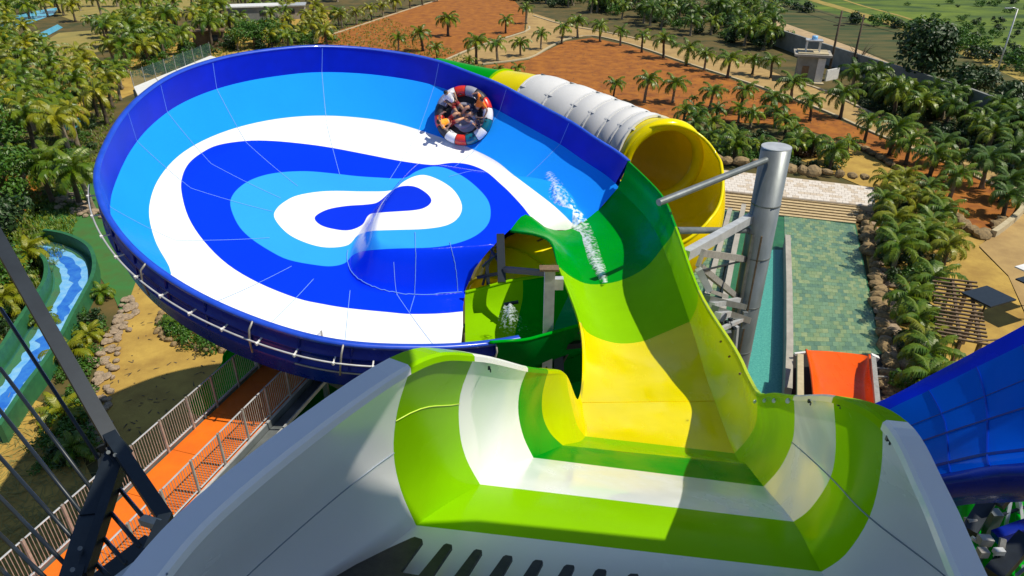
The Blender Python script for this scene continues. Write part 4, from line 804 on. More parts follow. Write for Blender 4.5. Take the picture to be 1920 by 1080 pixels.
# ================================================================== POOL, PLAZA, STEPS
WATER = .02
plaza = tag(empty('tiled_plaza', None, None, (0, 0, 0)), kind='structure')
poolroot = tag(empty('pool', None, None, (0, 0, 0)), kind='structure')
def quad_tiles(corners, nu, nv, z, mats, name, parent, gap=.04, seed=1, keep=300, near=True, th=.03, offs=True):
    """tiles over a 4-corner ground patch; the nearest ones single, the rest joined"""
    a, b, c, d = [Vector((*p.xy, z)) for p in corners]; r = random.Random(seed); cells = []
    for j in range(nv):
        o = (.5 if j % 2 and offs else 0)
        for i in range(nu + (1 if o else 0)):
            u0 = max(0, (i - o) / nu); u1 = min(1, (i + 1 - o) / nu); v0 = j / nv; v1 = (j + 1) / nv
            g = gap; u0_, u1_ = u0 + (u1 - u0) * g, u1 - (u1 - u0) * g; v0_, v1_ = v0 + (v1 - v0) * g, v1 - (v1 - v0) * g
            P = [a.lerp(b, u).lerp(d.lerp(c, u), v) for u, v in ((u0_, v0_), (u1_, v0_), (u1_, v1_), (u0_, v1_))]; zz = r.uniform(0, .006); cells.append(([p + Vector((0, 0, zz)) for p in P], mats[int(r.random() * len(mats)) % len(mats)]))
    cells.sort(key=lambda c: (c[0][0] - O).length)
    rest = {}
    F = [(0, 1, 2, 3), (4, 7, 6, 5), (0, 4, 5, 1), (1, 5, 6, 2), (2, 6, 7, 3), (3, 7, 4, 0)]
    for k, (P, m) in enumerate(cells):
        n = (P[1] - P[0]).cross(P[2] - P[1])
        if n.z < 0: P = P[::-1]
        vs = P + [p - Vector((0, 0, th)) for p in P]
        if k < keep: mesh(name, vs, F, m, parent)
        else: rest.setdefault(m, MB()).add(vs, F)
    ms = list(rest)
    if ms:
        q = MB()
        for i, m in enumerate(ms): q.add(rest[m].v, rest[m].f, i)
        tag(q.build(name + '_field', ms, parent), kind='stuff')
PZ = .30
pc_ = [G(1322, 392), G(1602, 424), G(1652, 668), G(1452, 668)]
pc_[3] = G(1474, 668); pc_[0] = G(1470, 404)
sheet('pool_bed', [(1240, 380), (1340, 395), (1604, 422), (1660, 690), (1480, 690), (1476, 760), (1330, 760), (1240, 700)], 'channel_green', .06)
TM = ['pool_tile_%s' % c for c in 'abcde']
quad_tiles([pc_[0], pc_[1], pc_[2], pc_[3]], 15, 42, .10, TM, 'pool_tile', poolroot, seed=3, keep=300, gap=.012)
quad_tiles([G(1250, 385), G(1386, 398), G(1360, 560), G(1190, 545)], 14, 26, .10, TM, 'pool_tile', poolroot, seed=5, keep=0)
ms = sheet('mosaic_lane', [(1440, 470), (1474, 470), (1476, 760), (1330, 760), (1380, 560)], 'mosaic_turquoise', .09)
for nm, pts, h in (('divider_wall', [(1472, 466), (1474, 560), (1474, 672), (1471, 760)], 1.0), ('divider_wall', [(1392, 400), (1375, 480), (1352, 600)], .75), ('divider_wall', [(1368, 398), (1340, 500), (1325, 560)], .35)):
    e = wall_strip(nm, [G(*p) for p in pts], h, .32, 'concrete'); tag(e, {1.0: 'long grey concrete wall dividing the pool lane beside the round column', .75: 'grey divider wall in the water behind the column lattice', .35: 'low divider wall in the water left of the column lattice'}[h], 'wall')
p = G(1472, 466); q_ = MB(); q_.box((p.x, p.y, 1.1), (.3, .3, .2)); o = q_.build('lamp_block', 'rubber'); tag(o, 'small black block on the far end of the pool divider wall', 'block')
o = sheet('water', [(1241, 381), (1340, 396), (1603, 423), (1652, 670), (1476, 670), (1475, 758), (1331, 758), (1241, 699)], 'pool_water', .28)
# wide steps down into the pool
sp_ = tag(empty('pool_steps', None, None, (0, 0, 0)), kind='structure'); NS = 7
SA, SB_ = G(1300, 350, h=.9), G(1614, 384, h=.9); SC, SD = G(1604, 420, h=.1), G(1290, 386, h=.1)
for k in range(NS):
    f0 = k / NS; f1 = (k + 1) / NS; z = .95 - .11 * (k + 1); a, b = SA.lerp(SD, f0), SB_.lerp(SC, f0); c, d = SB_.lerp(SC, f1 - .012), SA.lerp(SD, f1 - .012)
    vs = [Vector((*p.xy, z)) for p in (d, c, b, a)] + [Vector((*p.xy, z - .25)) for p in (d, c, b, a)]; mesh('step', vs, [(0, 1, 2, 3), (0, 4, 5, 1), (1, 5, 6, 2), (3, 7, 4, 0), (2, 6, 7, 3)], 'step_stone', sp_)
    q_ = MB(); q_.beam(Vector((*d.xy, z - .02)), Vector((*c.xy, z - .02)), .05, .035); q_.build('step_nosing', 'timber', sp_)
quad_tiles([G(1290, 312, h=.95), G(1638, 352, h=.95), G(1640, 387, h=.95), G(1298, 351, h=.95)], 30, 9, .98, ['tile_white', 'tile_white', 'tile_white', 'tile_cream'], 'paving_tile', plaza, gap=.02, seed=8, keep=270, th=.12)
q_ = MB(); pz = [G(1289, 311, h=.93), G(1639, 351, h=.93), G(1641, 388, h=.93), G(1297, 352, h=.93)]; vs = [Vector((*p.xy, .93)) for p in pz] + [Vector((*p.xy, 0)) for p in pz]; q_.add(vs, [(3, 2, 1, 0), (0, 1, 5, 4), (1, 2, 6, 5), (2, 3, 7, 6), (3, 0, 4, 7)]); q_.build('plaza_base', 'tile_cream', plaza)
# dark pit, posts and orange slide mouth
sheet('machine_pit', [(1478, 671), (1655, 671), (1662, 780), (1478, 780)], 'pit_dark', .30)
pr = empty('orange_slide', 'orange open slide mouth over the dark pit at the near end of the pool', 'water slide', (G(1575, 700).x, G(1575, 700).y, 0)); poz = Vector((G(1575, 700).x, G(1575, 700).y, 0))
OR_ = [[(1512, 656, 32.5), (1520, 690, 31.3), (1526, 740, 29.6), (1530, 790, 28)], [(1522, 657, 33.0), (1534, 700, 31.6), (1542, 745, 30), (1548, 790, 28.6)], [(1560, 659, 33.3), (1570, 700, 32), (1578, 745, 30.4), (1585, 790, 29)], [(1610, 664, 33.2), (1612, 705, 31.9), (1616, 745, 30.3), (1620, 790, 29)], [(1628, 668, 32.9), (1626, 705, 31.5), (1628, 745, 29.9), (1634, 790, 28.5)], [(1630, 666, 32.4), (1633, 705, 30.9), (1640, 745, 29.3), (1646, 790, 27.9)]]
GO = gridp([[W(p[0], p[1], p[2] * K_) for p in r] for r in OR_], 4, 4); nO = len(GO[0])
mesh('trough_panel', [GO[i][j] - poz for i in range(len(GO)) for j in range(nO)], [(i * nO + j, i * nO + j + 1, (i + 1) * nO + j + 1, (i + 1) * nO + j) for i in range(len(GO) - 1) for j in range(nO - 1)], 'gel_orange', pr, True)
for r in (GO[0], GO[-1]): q_ = MB(); q_.tube([p - poz for p in r], .08, 6); q_.build('rolled_edge', 'gel_orange', pr, True)
def ptz(px, py, z): p = W(px, py, z * K_) - poz; return p
for (a, b, wd, m) in [((1500, 668, 32), (1500, 790, 27), .26, 'kerb'), ((1637, 672, 32), (1648, 790, 27.2), .2, 'galvanised'), ((1640, 690, 33), (1664, 692, 33), .07, 'galvanised'), ((1642, 706, 32.5), (1664, 707, 32.5), .07, 'galvanised'), ((1490, 664, 33), (1515, 661, 33), .12, 'paint_white'), ((1632, 667, 33), (1646, 673, 33), .22, 'paint_white')]:
    q_ = MB(); q_.beam(ptz(*a), ptz(*b), wd * K_); q_.build('support_bar', m, pr)
# timber pergola slats at the right
pg = empty('pergola', 'low timber pergola of many thin slats on the sandy path', 'pergola', (*G(1800, 590).xy, 0)); pgo = Vector((*G(1800, 590).xy, 0))
H_ = 2.8
for k in range(17):
    f = k / 16; a = G(1752 + 6 * f - (4 if k % 3 else 0), 520 + 108 * f, h=H_) - pgo; b = G(1832 + 22 * f, 530 + 116 * f, h=H_) - pgo; q_ = MB(); q_.beam(a, b, .13, .11); q_.build('slat', 'timber', pg)
for (x, y, x2, y2) in ((1786, 526, 1800, 640), (1818, 530, 1838, 644)):
    q_ = MB(); q_.beam(G(x, y, h=H_ - .16) - pgo, G(x2, y2, h=H_ - .16) - pgo, .16, .2); q_.build('rafter', 'timber', pg)
    for f in (0, .5, 1): p = G(x, y, h=H_ - .2).lerp(G(x2, y2, h=H_ - .2), f) - pgo; q_ = MB(); q_.beam(Vector((p.x, p.y, 0)), p, .2); q_.build('post', 'timber', pg)
q_ = MB(); a = G(1828, 640, h=H_ + .1) - pgo; b = G(1880, 636, h=H_ + .1) - pgo; q_.beam(a, b, .08); q_.build('slat', 'timber', pg)
def parasol(px, py, lab, m='timber'):
    p = G(px, py); e = empty('canopy_shade', lab, 'shade', (p.x, p.y, 0)); e.scale = (K_, K_, K_); q_ = MB(); q_.tube([(0, 0, 0), (0, 0, 2.3)], .05, 8); q_.build('pole', 'steel_dark', e); q_ = MB(); q_.box((0, 0, 2.35), (1.9, 1.6, .08), rz=.4); q_.build('top', m, e)
parasol(1826, 628, 'dark square shade standing beside the slatted pergola', 'steel_dark'); parasol(1924, 600, 'dark square shade cut by the right edge of the picture', 'steel_dark'); parasol(1922, 575, 'white square shade at the right edge above the dark one', 'paint_white')
# ================================================================== STONES
def rock_mesh(seed, flat=.7):
    bm = bmesh.new(); bmesh.ops.create_icosphere(bm, subdivisions=2, radius=1); r = random.Random(seed); ox = Vector((r.uniform(0, 99), r.uniform(0, 99), 0))
    for v in bm.verts: v.co *= 1 + .28 * noise.noise(v.co * 1.3 + ox) + .08 * noise.noise(v.co * 4 + ox); v.co.z *= flat; v.co.x *= 1 + .3 * (seed % 3 - 1)
    me = bpy.data.meshes.new('stone'); bm.to_mesh(me); bm.free()
    return me
ROCKS = []
for i in range(6): me = rock_mesh(i); me.materials.append(M['rock']); ROCKS.append(me)
ROCKP = []
for i in range(4): me = rock_mesh(i + 10, .6); me.materials.append(M['rock_pale']); ROCKP.append(me)
def stone(me, p, s, parent, r):
    o = bpy.data.objects.new('stone', me); o.location = p; o.scale = (s * r.uniform(.8, 1.25), s * r.uniform(.8, 1.2), s * r.uniform(.7, 1.1)); o.rotation_euler = (r.uniform(-.2, .2), r.uniform(-.2, .2), r.uniform(0, 6.3)); return link(o, parent)
def border(name, pts, step, size, label, lib=ROCKS, jit=.15, z=.1, seed=1, rows_=1, bz=0.):
    step *= K_; size *= K_; jit *= K_; P = dense([G(*p, h=bz) for p in pts], 6); b = Vector((P[0].x, P[0].y, 0)); e = empty(name, label, 'stone border', b); r = random.Random(seed); L = 0; nxt = 0
    for a, c in zip(P[:-1], P[1:]):
        d = c - a; l = d.length
        while nxt < L + l:
            f = (nxt - L) / l; p = a.lerp(c, f) - b; t = d.normalized(); nn = Vector((-t.y, t.x, 0))
            for k in range(rows_): stone(r.choice(lib), p + nn * ((k - (rows_ - 1) / 2) * size * 1.3) + Vector((r.uniform(-jit, jit), r.uniform(-jit, jit), z - p.z + bz)), size * r.uniform(.75, 1.25), e, r)
            nxt += step * r.uniform(.85, 1.15)
        L += l
    return e
border('stone_border', [(1300, 308), (1340, 313), (1400, 320), (1480, 332), (1560, 340), (1625, 348)], .95, .55, 'row of big round ochre stones behind the white plaza', z=.9, bz=.6)
border('stone_border', [(1608, 384), (1622, 430), (1637, 500), (1650, 570), (1660, 650), (1668, 720), (1672, 780)], .85, .48, 'ochre stones edging the long right side of the pool', z=.25, rows_=1)
border('stone_border', [(1625, 392), (1640, 450), (1655, 520), (1668, 600), (1680, 680), (1690, 760)], .8, .36, 'smaller tumbled stones behind the pool edging', z=.2, rows_=2, seed=5, lib=ROCKP, jit=.35)
border('stone_border', [(1588, 268), (1640, 292), (1700, 330), (1745, 362), (1790, 405), (1822, 436)], .75, .38, 'dark rough stone kerb between sand lot and sandy path', z=.2, seed=6)
border('stone_border', [(1800, 420), (1830, 442), (1852, 440), (1868, 425), (1880, 415)], .8, .42, 'pale boulders at the rounded near corner of the sand lot', z=.3, seed=16)
border('stone_border', [(245, 560), (235, 600), (205, 660), (190, 720), (182, 790), (190, 860)], .42, .21, 'tumbled brown stones along the left side of the sandy path', z=.15, seed=7, rows_=3, lib=ROCKP, jit=.25)
border('stone_border', [(305, 590), (300, 615), (315, 640), (350, 650), (400, 655), (440, 662)], .45, .27, 'ring of ochre stones round the small bed under the bowl edge', z=.15, seed=8)
border('stone_border', [(120, 370), (150, 392), (170, 400), (200, 396), (220, 410)], .6, .30, 'pale rocks on the green turf left of the bowl', z=.15, seed=9, rows_=3, lib=ROCKP, jit=.5)
border('stone_border', [(60, 300), (90, 285), (120, 270), (140, 262)], .9, .35, 'pale rocks beside the small blue pool at far left', z=.15, seed=19, rows_=2, lib=ROCKP, jit=.4)
# ================================================================== LAZY RIVER AT THE LEFT
def offset_ribbon(pts, wd, k=6):
    P = dense([G(*p) for p in pts], k); out = []
    for i, p in enumerate(P):
        t = (P[min(i + 1, len(P) - 1)] - P[max(i - 1, 0)]).normalized(); out.append((p, Vector((-t.y, t.x, 0))))
    return out
river = [(60, 470), (100, 478), (135, 500), (140, 540), (118, 585), (95, 625), (72, 668), (40, 715), (5, 760), (-50, 840)]
ro_ = offset_ribbon(river, 1)
def rib(name, o0, o1, z, m, wob=0, sd=0, label=None):
    vs = []; fs = []
    for i, (p, n_) in enumerate(ro_): a = .95 * o0 + wob * noise.noise(Vector((i * .55, sd, 0))); b = .95 * o1 + wob * noise.noise(Vector((i * .55, sd + 9, 0))); vs += [Vector((*(p + n_ * a).xy, z)), Vector((*(p + n_ * b).xy, z))]
    for i in range(len(ro_) - 1): k = i * 2; fs.append((k, k + 1, k + 3, k + 2))
    o = mesh(name, vs, fs, m); o['kind'] = 'structure'; return o
rib('river_bed', -1.65, 1.65, .07, 'channel_green'); rib('river_bank_paint', -1.45, 1.45, .09, 'turf_green', .2, 3); rib('river_paint', -.95, .95, .11, 'river_light', .35, 1); rib('river_paint', -.38, .42, .13, 'river_blue', .5, 5)
rib('water', -1.5, 1.5, .26, 'clear_water')
for s_, h, m in ((-1.7, 1.0, 'channel_green'), (1.7, 1.0, 'channel_green')):
    vs = [Vector((*(p + n_ * s_ * .95).xy, 0)) for p, n_ in ro_]; o = wall_strip('channel_wall', vs, h, .22, m); tag(o, 'dark green curved channel wall on the %s bank of the blue painted river' % ('outer' if s_ > 0 else 'inner'), 'wall')
# ================================================================== FAR LEFT POOLS AND SMALL BUILDINGS
sheet('swimming_pool', [(8, 96), (60, 70), (108, 46), (118, 52), (70, 78), (14, 108)], 'pool_cyan', .06); sheet('swimming_pool', [(-20, 50), (20, 30), (40, 28), (60, 22), (110, 14), (100, 28), (50, 46), (-20, 68)], 'pool_cyan', .06)
sheet('swimming_pool', [(104, 236), (150, 222), (152, 238), (112, 248)], 'pool_cyan', .08); sheet('turf', [(22, 322), (80, 280), (110, 276), (96, 300), (40, 325)], 'turf_green', .06)
def boxb(name, px, py, sx, sy, sz, rz, wallm, roofm, label, cat='building', parts=()):
    p = G(px, py); e = empty(name, label, cat, (p.x, p.y, 0), rz=rz); e.scale = (K_, K_, K_); q_ = MB(); q_.box((0, 0, sz / 2), (sx, sy, sz)); q_.build('wall', wallm, e); q_ = MB(); q_.box((0, 0, sz + .12), (sx + .6, sy + .6, .22)); q_.build('roof', roofm, e)
    q_ = MB(); q_.box((-sx * .2, -sy / 2 - .02, 1.0), (.9, .06, 2.0)); q_.build('door', 'timber', e); q_ = MB(); q_.box((sx * .2, -sy / 2 - .02, 1.5), (1.1, .06, .9)); f = q_.build('window', 'steel_dark', e); return e
boxb('kiosk', 478, 38, 9, 4, 2.6, .25, 'paint_grey', 'paint_white', 'grey roofed kiosk among palms beyond the far bowl rim'); boxb('kiosk', 535, 34, 8, 4, 2.4, .2, 'concrete', 'steel_light', 'flat grey building right of the kiosk behind palms'); boxb('kiosk', 395, 88, 4.5, 2.5, 2.4, .3, 'timber', 'timber', 'small brown timber hut behind the white platform left of the bowl')
# white platform beside the bowl with a screened fence
pf = [G(250, 163, h=6 * K_), G(395, 104, h=6 * K_), G(418, 111, h=6 * K_), G(262, 188, h=6 * K_)]
pe = empty('service_platform', 'white flat service platform just outside the upper left bowl rim', 'platform', (pf[0].x, pf[0].y, 0)); b_ = Vector((pf[0].x, pf[0].y, 0)); vs = [p - b_ for p in pf] + [p - b_ - Vector((0, 0, .3)) for p in pf]
for k in range(4):
    a = pf[0].lerp(pf[1], k / 4 + .004); b = pf[0].lerp(pf[1], (k + 1) / 4 - .004); c = pf[3].lerp(pf[2], (k + 1) / 4 - .004); d = pf[3].lerp(pf[2], k / 4 + .004); P = [x - b_ for x in (d, c, b, a)]; mesh('platform_panel', P + [x - Vector((0, 0, .25)) for x in P], [(0, 1, 2, 3), (0, 4, 5, 1), (1, 5, 6, 2), (2, 6, 7, 3), (3, 7, 4, 0)], 'paint_white', pe)
for p in (pf[0], pf[1], pf[0].lerp(pf[1], .5)): q_ = MB(); q_.beam(Vector((p.x, p.y, 0)) - b_, p - b_ - Vector((0, 0, .3)), .2); q_.build('leg', 'steel', pe)
m = bpy.data.materials.new('screen_mesh'); m.use_nodes = True; bb = m.node_tree.nodes['Principled BSDF']; bb.inputs['Base Color'].default_value = (.02, .06, .05, 1); bb.inputs['Alpha'].default_value = .55; bb.inputs['Roughness'].default_value = .6; M['screen_mesh'] = m
fe = empty('screen_fence', 'dark mesh screen fence on posts behind the white service platform', 'fence', (pf[0].x, pf[0].y, 0))
for k in range(9):
    a = pf[0].lerp(pf[1], k / 8) + Vector((0, .15, 0)) - b_; q_ = MB(); q_.beam(a + Vector((0, 0, -.1)), a + Vector((0, 0, 1.7)), .07); q_.build('post', 'galvanised', fe)
    if k < 8: b = pf[0].lerp(pf[1], (k + 1) / 8) + Vector((0, .15, 0)) - b_; mesh('screen_panel', [a, b, b + Vector((0, 0, 1.6)), a + Vector((0, 0, 1.6))], [(0, 1, 2, 3)], 'screen_mesh', fe)
# ================================================================== BOUNDARY WALL, GATEHOUSE, POLES
bw = [G(*p) for p in [(1380, 58), (1470, 92), (1570, 128), (1690, 170), (1800, 208), (1930, 262), (2060, 320)]]
e = wall_strip('boundary_wall', bw, 2.6, .35, 'paint_grey'); tag(e, 'long grey boundary wall running below the raised pavement', 'wall')
gp = G(1512, 150); gh = empty('gatehouse', 'small concrete gatehouse with water tank frame on its roof', 'building', (gp.x, gp.y, 0), rz=-.30); gh.scale = (K_, K_, K_)
def gbx(name, c, s, m, rz=0, par=None): q_ = MB(); q_.box(c, s, rz=rz); return q_.build(name, m, par or gh)
gbx('wall', (0, 0, 1.6), (3.0, 2.6, 3.2), 'paint_grey'); gbx('front_pier', (1.25, -1.36, 1.5), (.9, .25, 3.0), 'paint_white'); gbx('roof', (.1, 0, 3.33), (4.4, 3.9, .26), 'concrete'); gbx('roof_parapet', (.1, 0, 3.52), (3.6, 3.1, .12), 'kerb')
gbx('door', (-.5, -1.32, 1.0), (.8, .06, 2.0), 'timber'); gbx('window', (2.0 - .48, .2, 1.7), (.08, 1.2, 1.1), 'steel_dark')
for (x, y) in ((-.8, -.6), (.8, -.6), (.8, .6), (-.8, .6)): gbx('tank_post', (x, y, 4.2), (.14, .14, 1.3), 'paint_white')
gbx('tank_roof', (0, 0, 4.95), (2.0, 1.7, .14), 'steel_light'); q_ = MB(); q_.tube([(0, 0, 5.02), (0, 0, 5.45)], .35, 16); q_.build('water_tank', 'river_light', gh, True); gbx('step', (0, -1.9, .06), (3.8, .9, .12), 'kerb')
p = G(1558, 150); e = empty('low_wall', 'short white wall joining the right side of the gatehouse', 'wall', (p.x, p.y, 0), rz=.6); e.scale = (K_, K_, K_); gbx('wall_panel', (0, 0, .7), (2.6, .2, 1.4), 'paint_white', par=e)
def pole(px, py, h, r, label, arm=0, name='utility_pole', m='trunk_dark', cross=0, lean=0.):
    p = G(px, py); e = empty(name, label, 'pole' if name == 'utility_pole' else 'street lamp', (p.x, p.y, 0)); e.scale = (K_, K_, K_); q_ = MB(); q_.tube([(0, 0, 0), (lean * h, 0, h)], [r, r * .7], 10); q_.build('pole', m, e, True)
    if arm: q_ = MB(); q_.tube([(lean * h, 0, h - .05), (lean * h - arm * .5, 0, h + .12), (lean * h - arm, 0, h + .1)], .06, 6); q_.build('arm', m, e, True); q_ = MB(); q_.box((lean * h - arm - .2, 0, h + .08), (.7, .25, .12)); q_.build('lamp_head', 'steel_light', e)
    for k in range(cross): q_ = MB(); q_.beam((lean * h - .7, 0, h - .8 - k * .9), (lean * h + .7, 0, h - .8 - k * .9), .12); q_.build('crossarm', m, e)
    return e
pole(1551, 150, 8.4, .17, 'tall dark utility pole right beside the gatehouse', cross=2); pole(1594, 142, 7.6, .16, 'tall dark utility pole standing by the bare tree'); pole(1553, 140, 4.5, .10, 'short thin pole just left of the gatehouse pole', m='steel_dark')
pole(1861, 160, 9.0, .11, 'slim grey street lamp in front of the green field', arm=1.0, name='street_lamp', m='steel_light'); pole(1445, 38, 2.8, .14, 'short white post on the pavement near the palms', m='paint_white')
# overhead wires
q_ = MB()
pa_ = G(1551, 150) + Vector((0, 0, 9.7)); pb_ = G(1594, 142) + Vector((0, 0, 9.2)); ends = [G(1380, 60) + Vector((0, 0, 9)), pa_, pb_, G(1760, 175) + Vector((0, 0, 7.7)), G(1990, 270) + Vector((0, 0, 7.7))]
we = empty('overhead_wire', 'thin dark overhead wires strung between the utility poles', 'wire', (0, 0, 0))
for dz2 in (0, .9): q_ = MB(); q_.tube([p + Vector((0, 0, -dz2)) for p in ends], .03, 4); q_.build('wire', 'steel_dark', we)
# ================================================================== PALMS AND PLANTS
def frond_mesh(seed, L=1., droop=.9, rise=.55, n=13, wid=.30, m='frond', ml=.046):
    r = random.Random(seed); vs = []; fs = []; P = []; d = Vector((1, 0, rise)).normalized(); p = Vector((0, 0, 0)); ang = math.atan2(d.z, d.x); seg = L / n
    for i in range(n + 1):
        P.append(p.copy()); ang -= droop / n * (.5 + 1.3 * i / n); p = p + Vector((math.cos(ang), 0, math.sin(ang))) * seg
    w = .012 * L
    for i, p in enumerate(P): k = 1 - .8 * i / n; vs += [p + Vector((0, -w * k, 0)), p + Vector((0, w * k, 0)), p + Vector((0, 0, -w * 1.3 * k))]
    for i in range(n):
        a = i * 3
        for j in range(3): fs.append((a + j, a + 3 + j, a + 3 + (j + 1) % 3, a + (j + 1) % 3))
    for i in range(2, n * 2):
        f = i / (n * 2); ix = f * n; k = int(ix); q = P[k].lerp(P[min(k + 1, n)], ix - k); t = (P[min(k + 1, n)] - P[k]).normalized(); ln = L * wid * .92 * math.sin(math.pi * (.12 + .83 * f)) ** .7 * r.uniform(.8, 1.1)
        for s in (-1, 1):
            o = (Vector((0, s, 0)) * 1.0 + t * r.uniform(.55, .85) + Vector((0, 0, -.35 + r.uniform(-.15, .15)))).normalized(); b = len(vs); mid = q + o * ln * .5 + Vector((0, 0, .03 * L)); e = q + o * ln + Vector((0, 0, -.10 * L * r.uniform(.4, 1.3))); wv = t * ml * L * .5
            vs += [q - wv * .6, q + wv * .6, mid + wv, mid - wv, e]; fs += [(b, b + 1, b + 2, b + 3), (b + 3, b + 2, b + 4)]
    me = bpy.data.meshes.new('frond'); me.from_pydata([tuple(v) for v in vs], [], fs); me.materials.append(M[m]); me.update(); return me
FR = {m: [frond_mesh(i + 20 * k, droop=dr, rise=ri, m=m, wid=wi) for i, (dr, ri, wi) in enumerate(((1.5, 1.6, .30), (1.7, .9, .30), (1.6, .35, .27), (1.2, 2.6, .26)))] for k, m in enumerate(('frond', 'frond_yellow', 'frond_dark'))}
def crown_spec(seed, nf, spread=1.):
    r = random.Random(seed); out = []
    for i in range(nf):
        a = i * 2.39996 + r.uniform(-.25, .25); f = i / nf; k = 3 if f < .18 else (0 if f < .45 else (1 if f < .78 else 2)); out.append((a, k, r.uniform(.85, 1.12) * (1.0 if k != 3 else .85), r.uniform(-.25, .25), -.12 - .35 * f if k < 3 else 0))
    return out
def mtx(a, tilt, roll, s, z): return Matrix.Translation((0, 0, z)) @ Matrix.Rotation(a, 4, 'Z') @ Matrix.Rotation(-tilt, 4, 'Y') @ Matrix.Rotation(roll, 4, 'X') @ Matrix.Scale(s, 4)
def crown_joined(seed, nf, m, L):
    vs = []; fs = []
    for (a, k, s, roll, tilt) in crown_spec(seed, nf):
        me = FR[m][k]; T = mtx(a, tilt, roll, s * L, 0); b = len(vs); vs += [T @ v.co for v in me.vertices]; fs += [tuple(b + i for i in p.vertices) for p in me.polygons]
    me = bpy.data.meshes.new('crown'); me.from_pydata([tuple(v) for v in vs], [], fs); me.materials.append(M[m]); me.update(); return me
CR = {m: [crown_joined(100 + i + 10 * k, nf, m, 1.) for i, nf in enumerate((13, 15, 12, 16))] for k, m in enumerate(('frond', 'frond_yellow', 'frond_dark'))}
def trunk_mesh(seed, h, r0=.16, m='trunk'):
    r = random.Random(seed); q = MB(); n = 8; pts = []; rs = []
    for i in range(n + 1): f = i / n; pts.append(Vector((.10 * h * math.sin(f * 1.5 + seed) * f, .08 * h * math.cos(seed * 2.1) * f * f, h * f))); rs.append(r0 * (1.45 if i == 0 else (1.0 - .25 * f + (.12 if i % 2 else 0) + (.45 if i >= n - 1 else 0))))
    q.tube(pts, rs, 9); me = bpy.data.meshes.new('trunk'); me.from_pydata([tuple(v) for v in q.v], [], q.f); me.polygons.foreach_set('use_smooth', [True] * len(me.polygons)); me.materials.append(M[m]); me.update(); return me, pts[-1]
TR = [trunk_mesh(i, 1.0, r0=.075, m='trunk' if i % 2 else 'trunk_dark') for i in range(5)]
palm_log = []
def palm(px, py, h=5., label=None, group=None, mat_='frond', single=False, name='palm_tree', th=.46, z=0., nf=15, pt_=None):
    h *= K_; p = pt_ or G(px, py); i = len(palm_log); r = random.Random(i * 17 + 3); palm_log.append(1)
    e = empty(name, label or 'young palm tree with arching green fronds in a dense grove', 'palm tree', (p.x, p.y, z), group, rz=0)
    hh = h * th * r.uniform(.85, 1.12); tm, top = r.choice(TR); rz = r.uniform(0, 6.28)
    if hh > .25:
        o = bpy.data.objects.new('trunk', tm); o.scale = (h * .42, h * .42, hh); o.rotation_euler = (0, 0, rz); link(o, e); tp_ = Matrix.Rotation(rz, 3, 'Z') @ Vector((top.x * h * .42, top.y * h * .42, hh))
    else: tp_ = Vector((0, 0, .1))
    L = h * .385 * r.uniform(.9, 1.1)
    if single:
        for (a, k, s, roll, tilt) in crown_spec(i + 500, nf):
            o = bpy.data.objects.new('frond', FR[mat_][k]); o.matrix_basis = Matrix.Translation(tp_) @ mtx(a, tilt, roll, s * L, 0); link(o, e)
    else:
        o = bpy.data.objects.new('crown', r.choice(CR[mat_])); o.location = tp_; o.scale = (L, L, L * r.uniform(.9, 1.1)); o.rotation_euler = (r.uniform(-.12, .12), r.uniform(-.12, .12), r.uniform(0, 6.28)); link(o, e)
    return e
ORD = ['first', 'second', 'third', 'fourth', 'fifth', 'sixth', 'seventh', 'eighth', 'ninth', 'tenth', 'eleventh', 'twelfth', 'thirteenth', 'fourteenth', 'fifteenth', 'sixteenth', 'seventeenth', 'eighteenth', 'nineteenth', 'twentieth']
row1 = [(976, 105, 4.6), (1014, 93, 4.6), (1053, 82, 5.4), (1083, 71, 5.6), (1125, 79, 6.0), (1163, 86, 5.2), (1203, 99, 5.2), (1244, 110, 6.0), (1286, 124, 6.0), (1320, 133, 5.0), (1363, 147, 5.8), (1410, 140, 5.0), (1445, 147, 5.0), (1483, 191, 5.6), (1518, 227, 4.6), (1575, 223, 5.6), (1620, 268, 4.6), (1667, 292, 5.6), (1697, 310, 5.0), (1740, 337, 5.6)]
for i, (x, y, h) in enumerate(row1): palm(x, y, h, '%s palm from the left in the row edging the sand lot' % ORD[i], 'palms edging the sand lot', single=i >= 12)
for (x, y, h, lab) in [(933, 115, 5.8, 'palm just beside the tan path above the bowl rim'), (893, 121, 6.2, 'tall palm left of the tan path above the bowl rim'), (948, 62, 5.4, 'palm on the small sand patch between the two path arms'), (987, 45, 5.6, 'palm at the upper junction of the tan path'), (840, 68, 7.0, 'tall double crowned palm on the upper sand lot'), (793, 96, 6.4, 'palm in the middle of the upper sand lot'), (747, 98, 4.6, 'low palm at the near edge of the upper sand lot'), (1150, 184, 3.6, 'small palm behind the white ribbed tube'), (1208, 193, 5.2, 'bushy palm behind the white tube on the sand'), (1261, 193, 4.8, 'slender palm on the sand right of the bushy palm'), (1330, 204, 5.0, 'palm on raked sand left of a matching pair'), (1387, 211, 5.0, 'palm in the middle of the raked sand trio'), (1443, 219, 5.2, 'palm at the right of the raked sand trio'), (1300, 200, 2.0, 'tiny bare sapling palm on raked sand'), (970, 150, 3.2, 'low palm on the sand just above the green tube'), (935, 150, 3.0, 'low wide palm touching the bowl rim by the sand'), (880, 132, 3.4, 'low palm tucked against the far right bowl rim'), (820, 112, 4.0, 'low palm touching the bowl rim by the sand lot edge')]:
    palm(x, y, h, lab, single=y > 180)
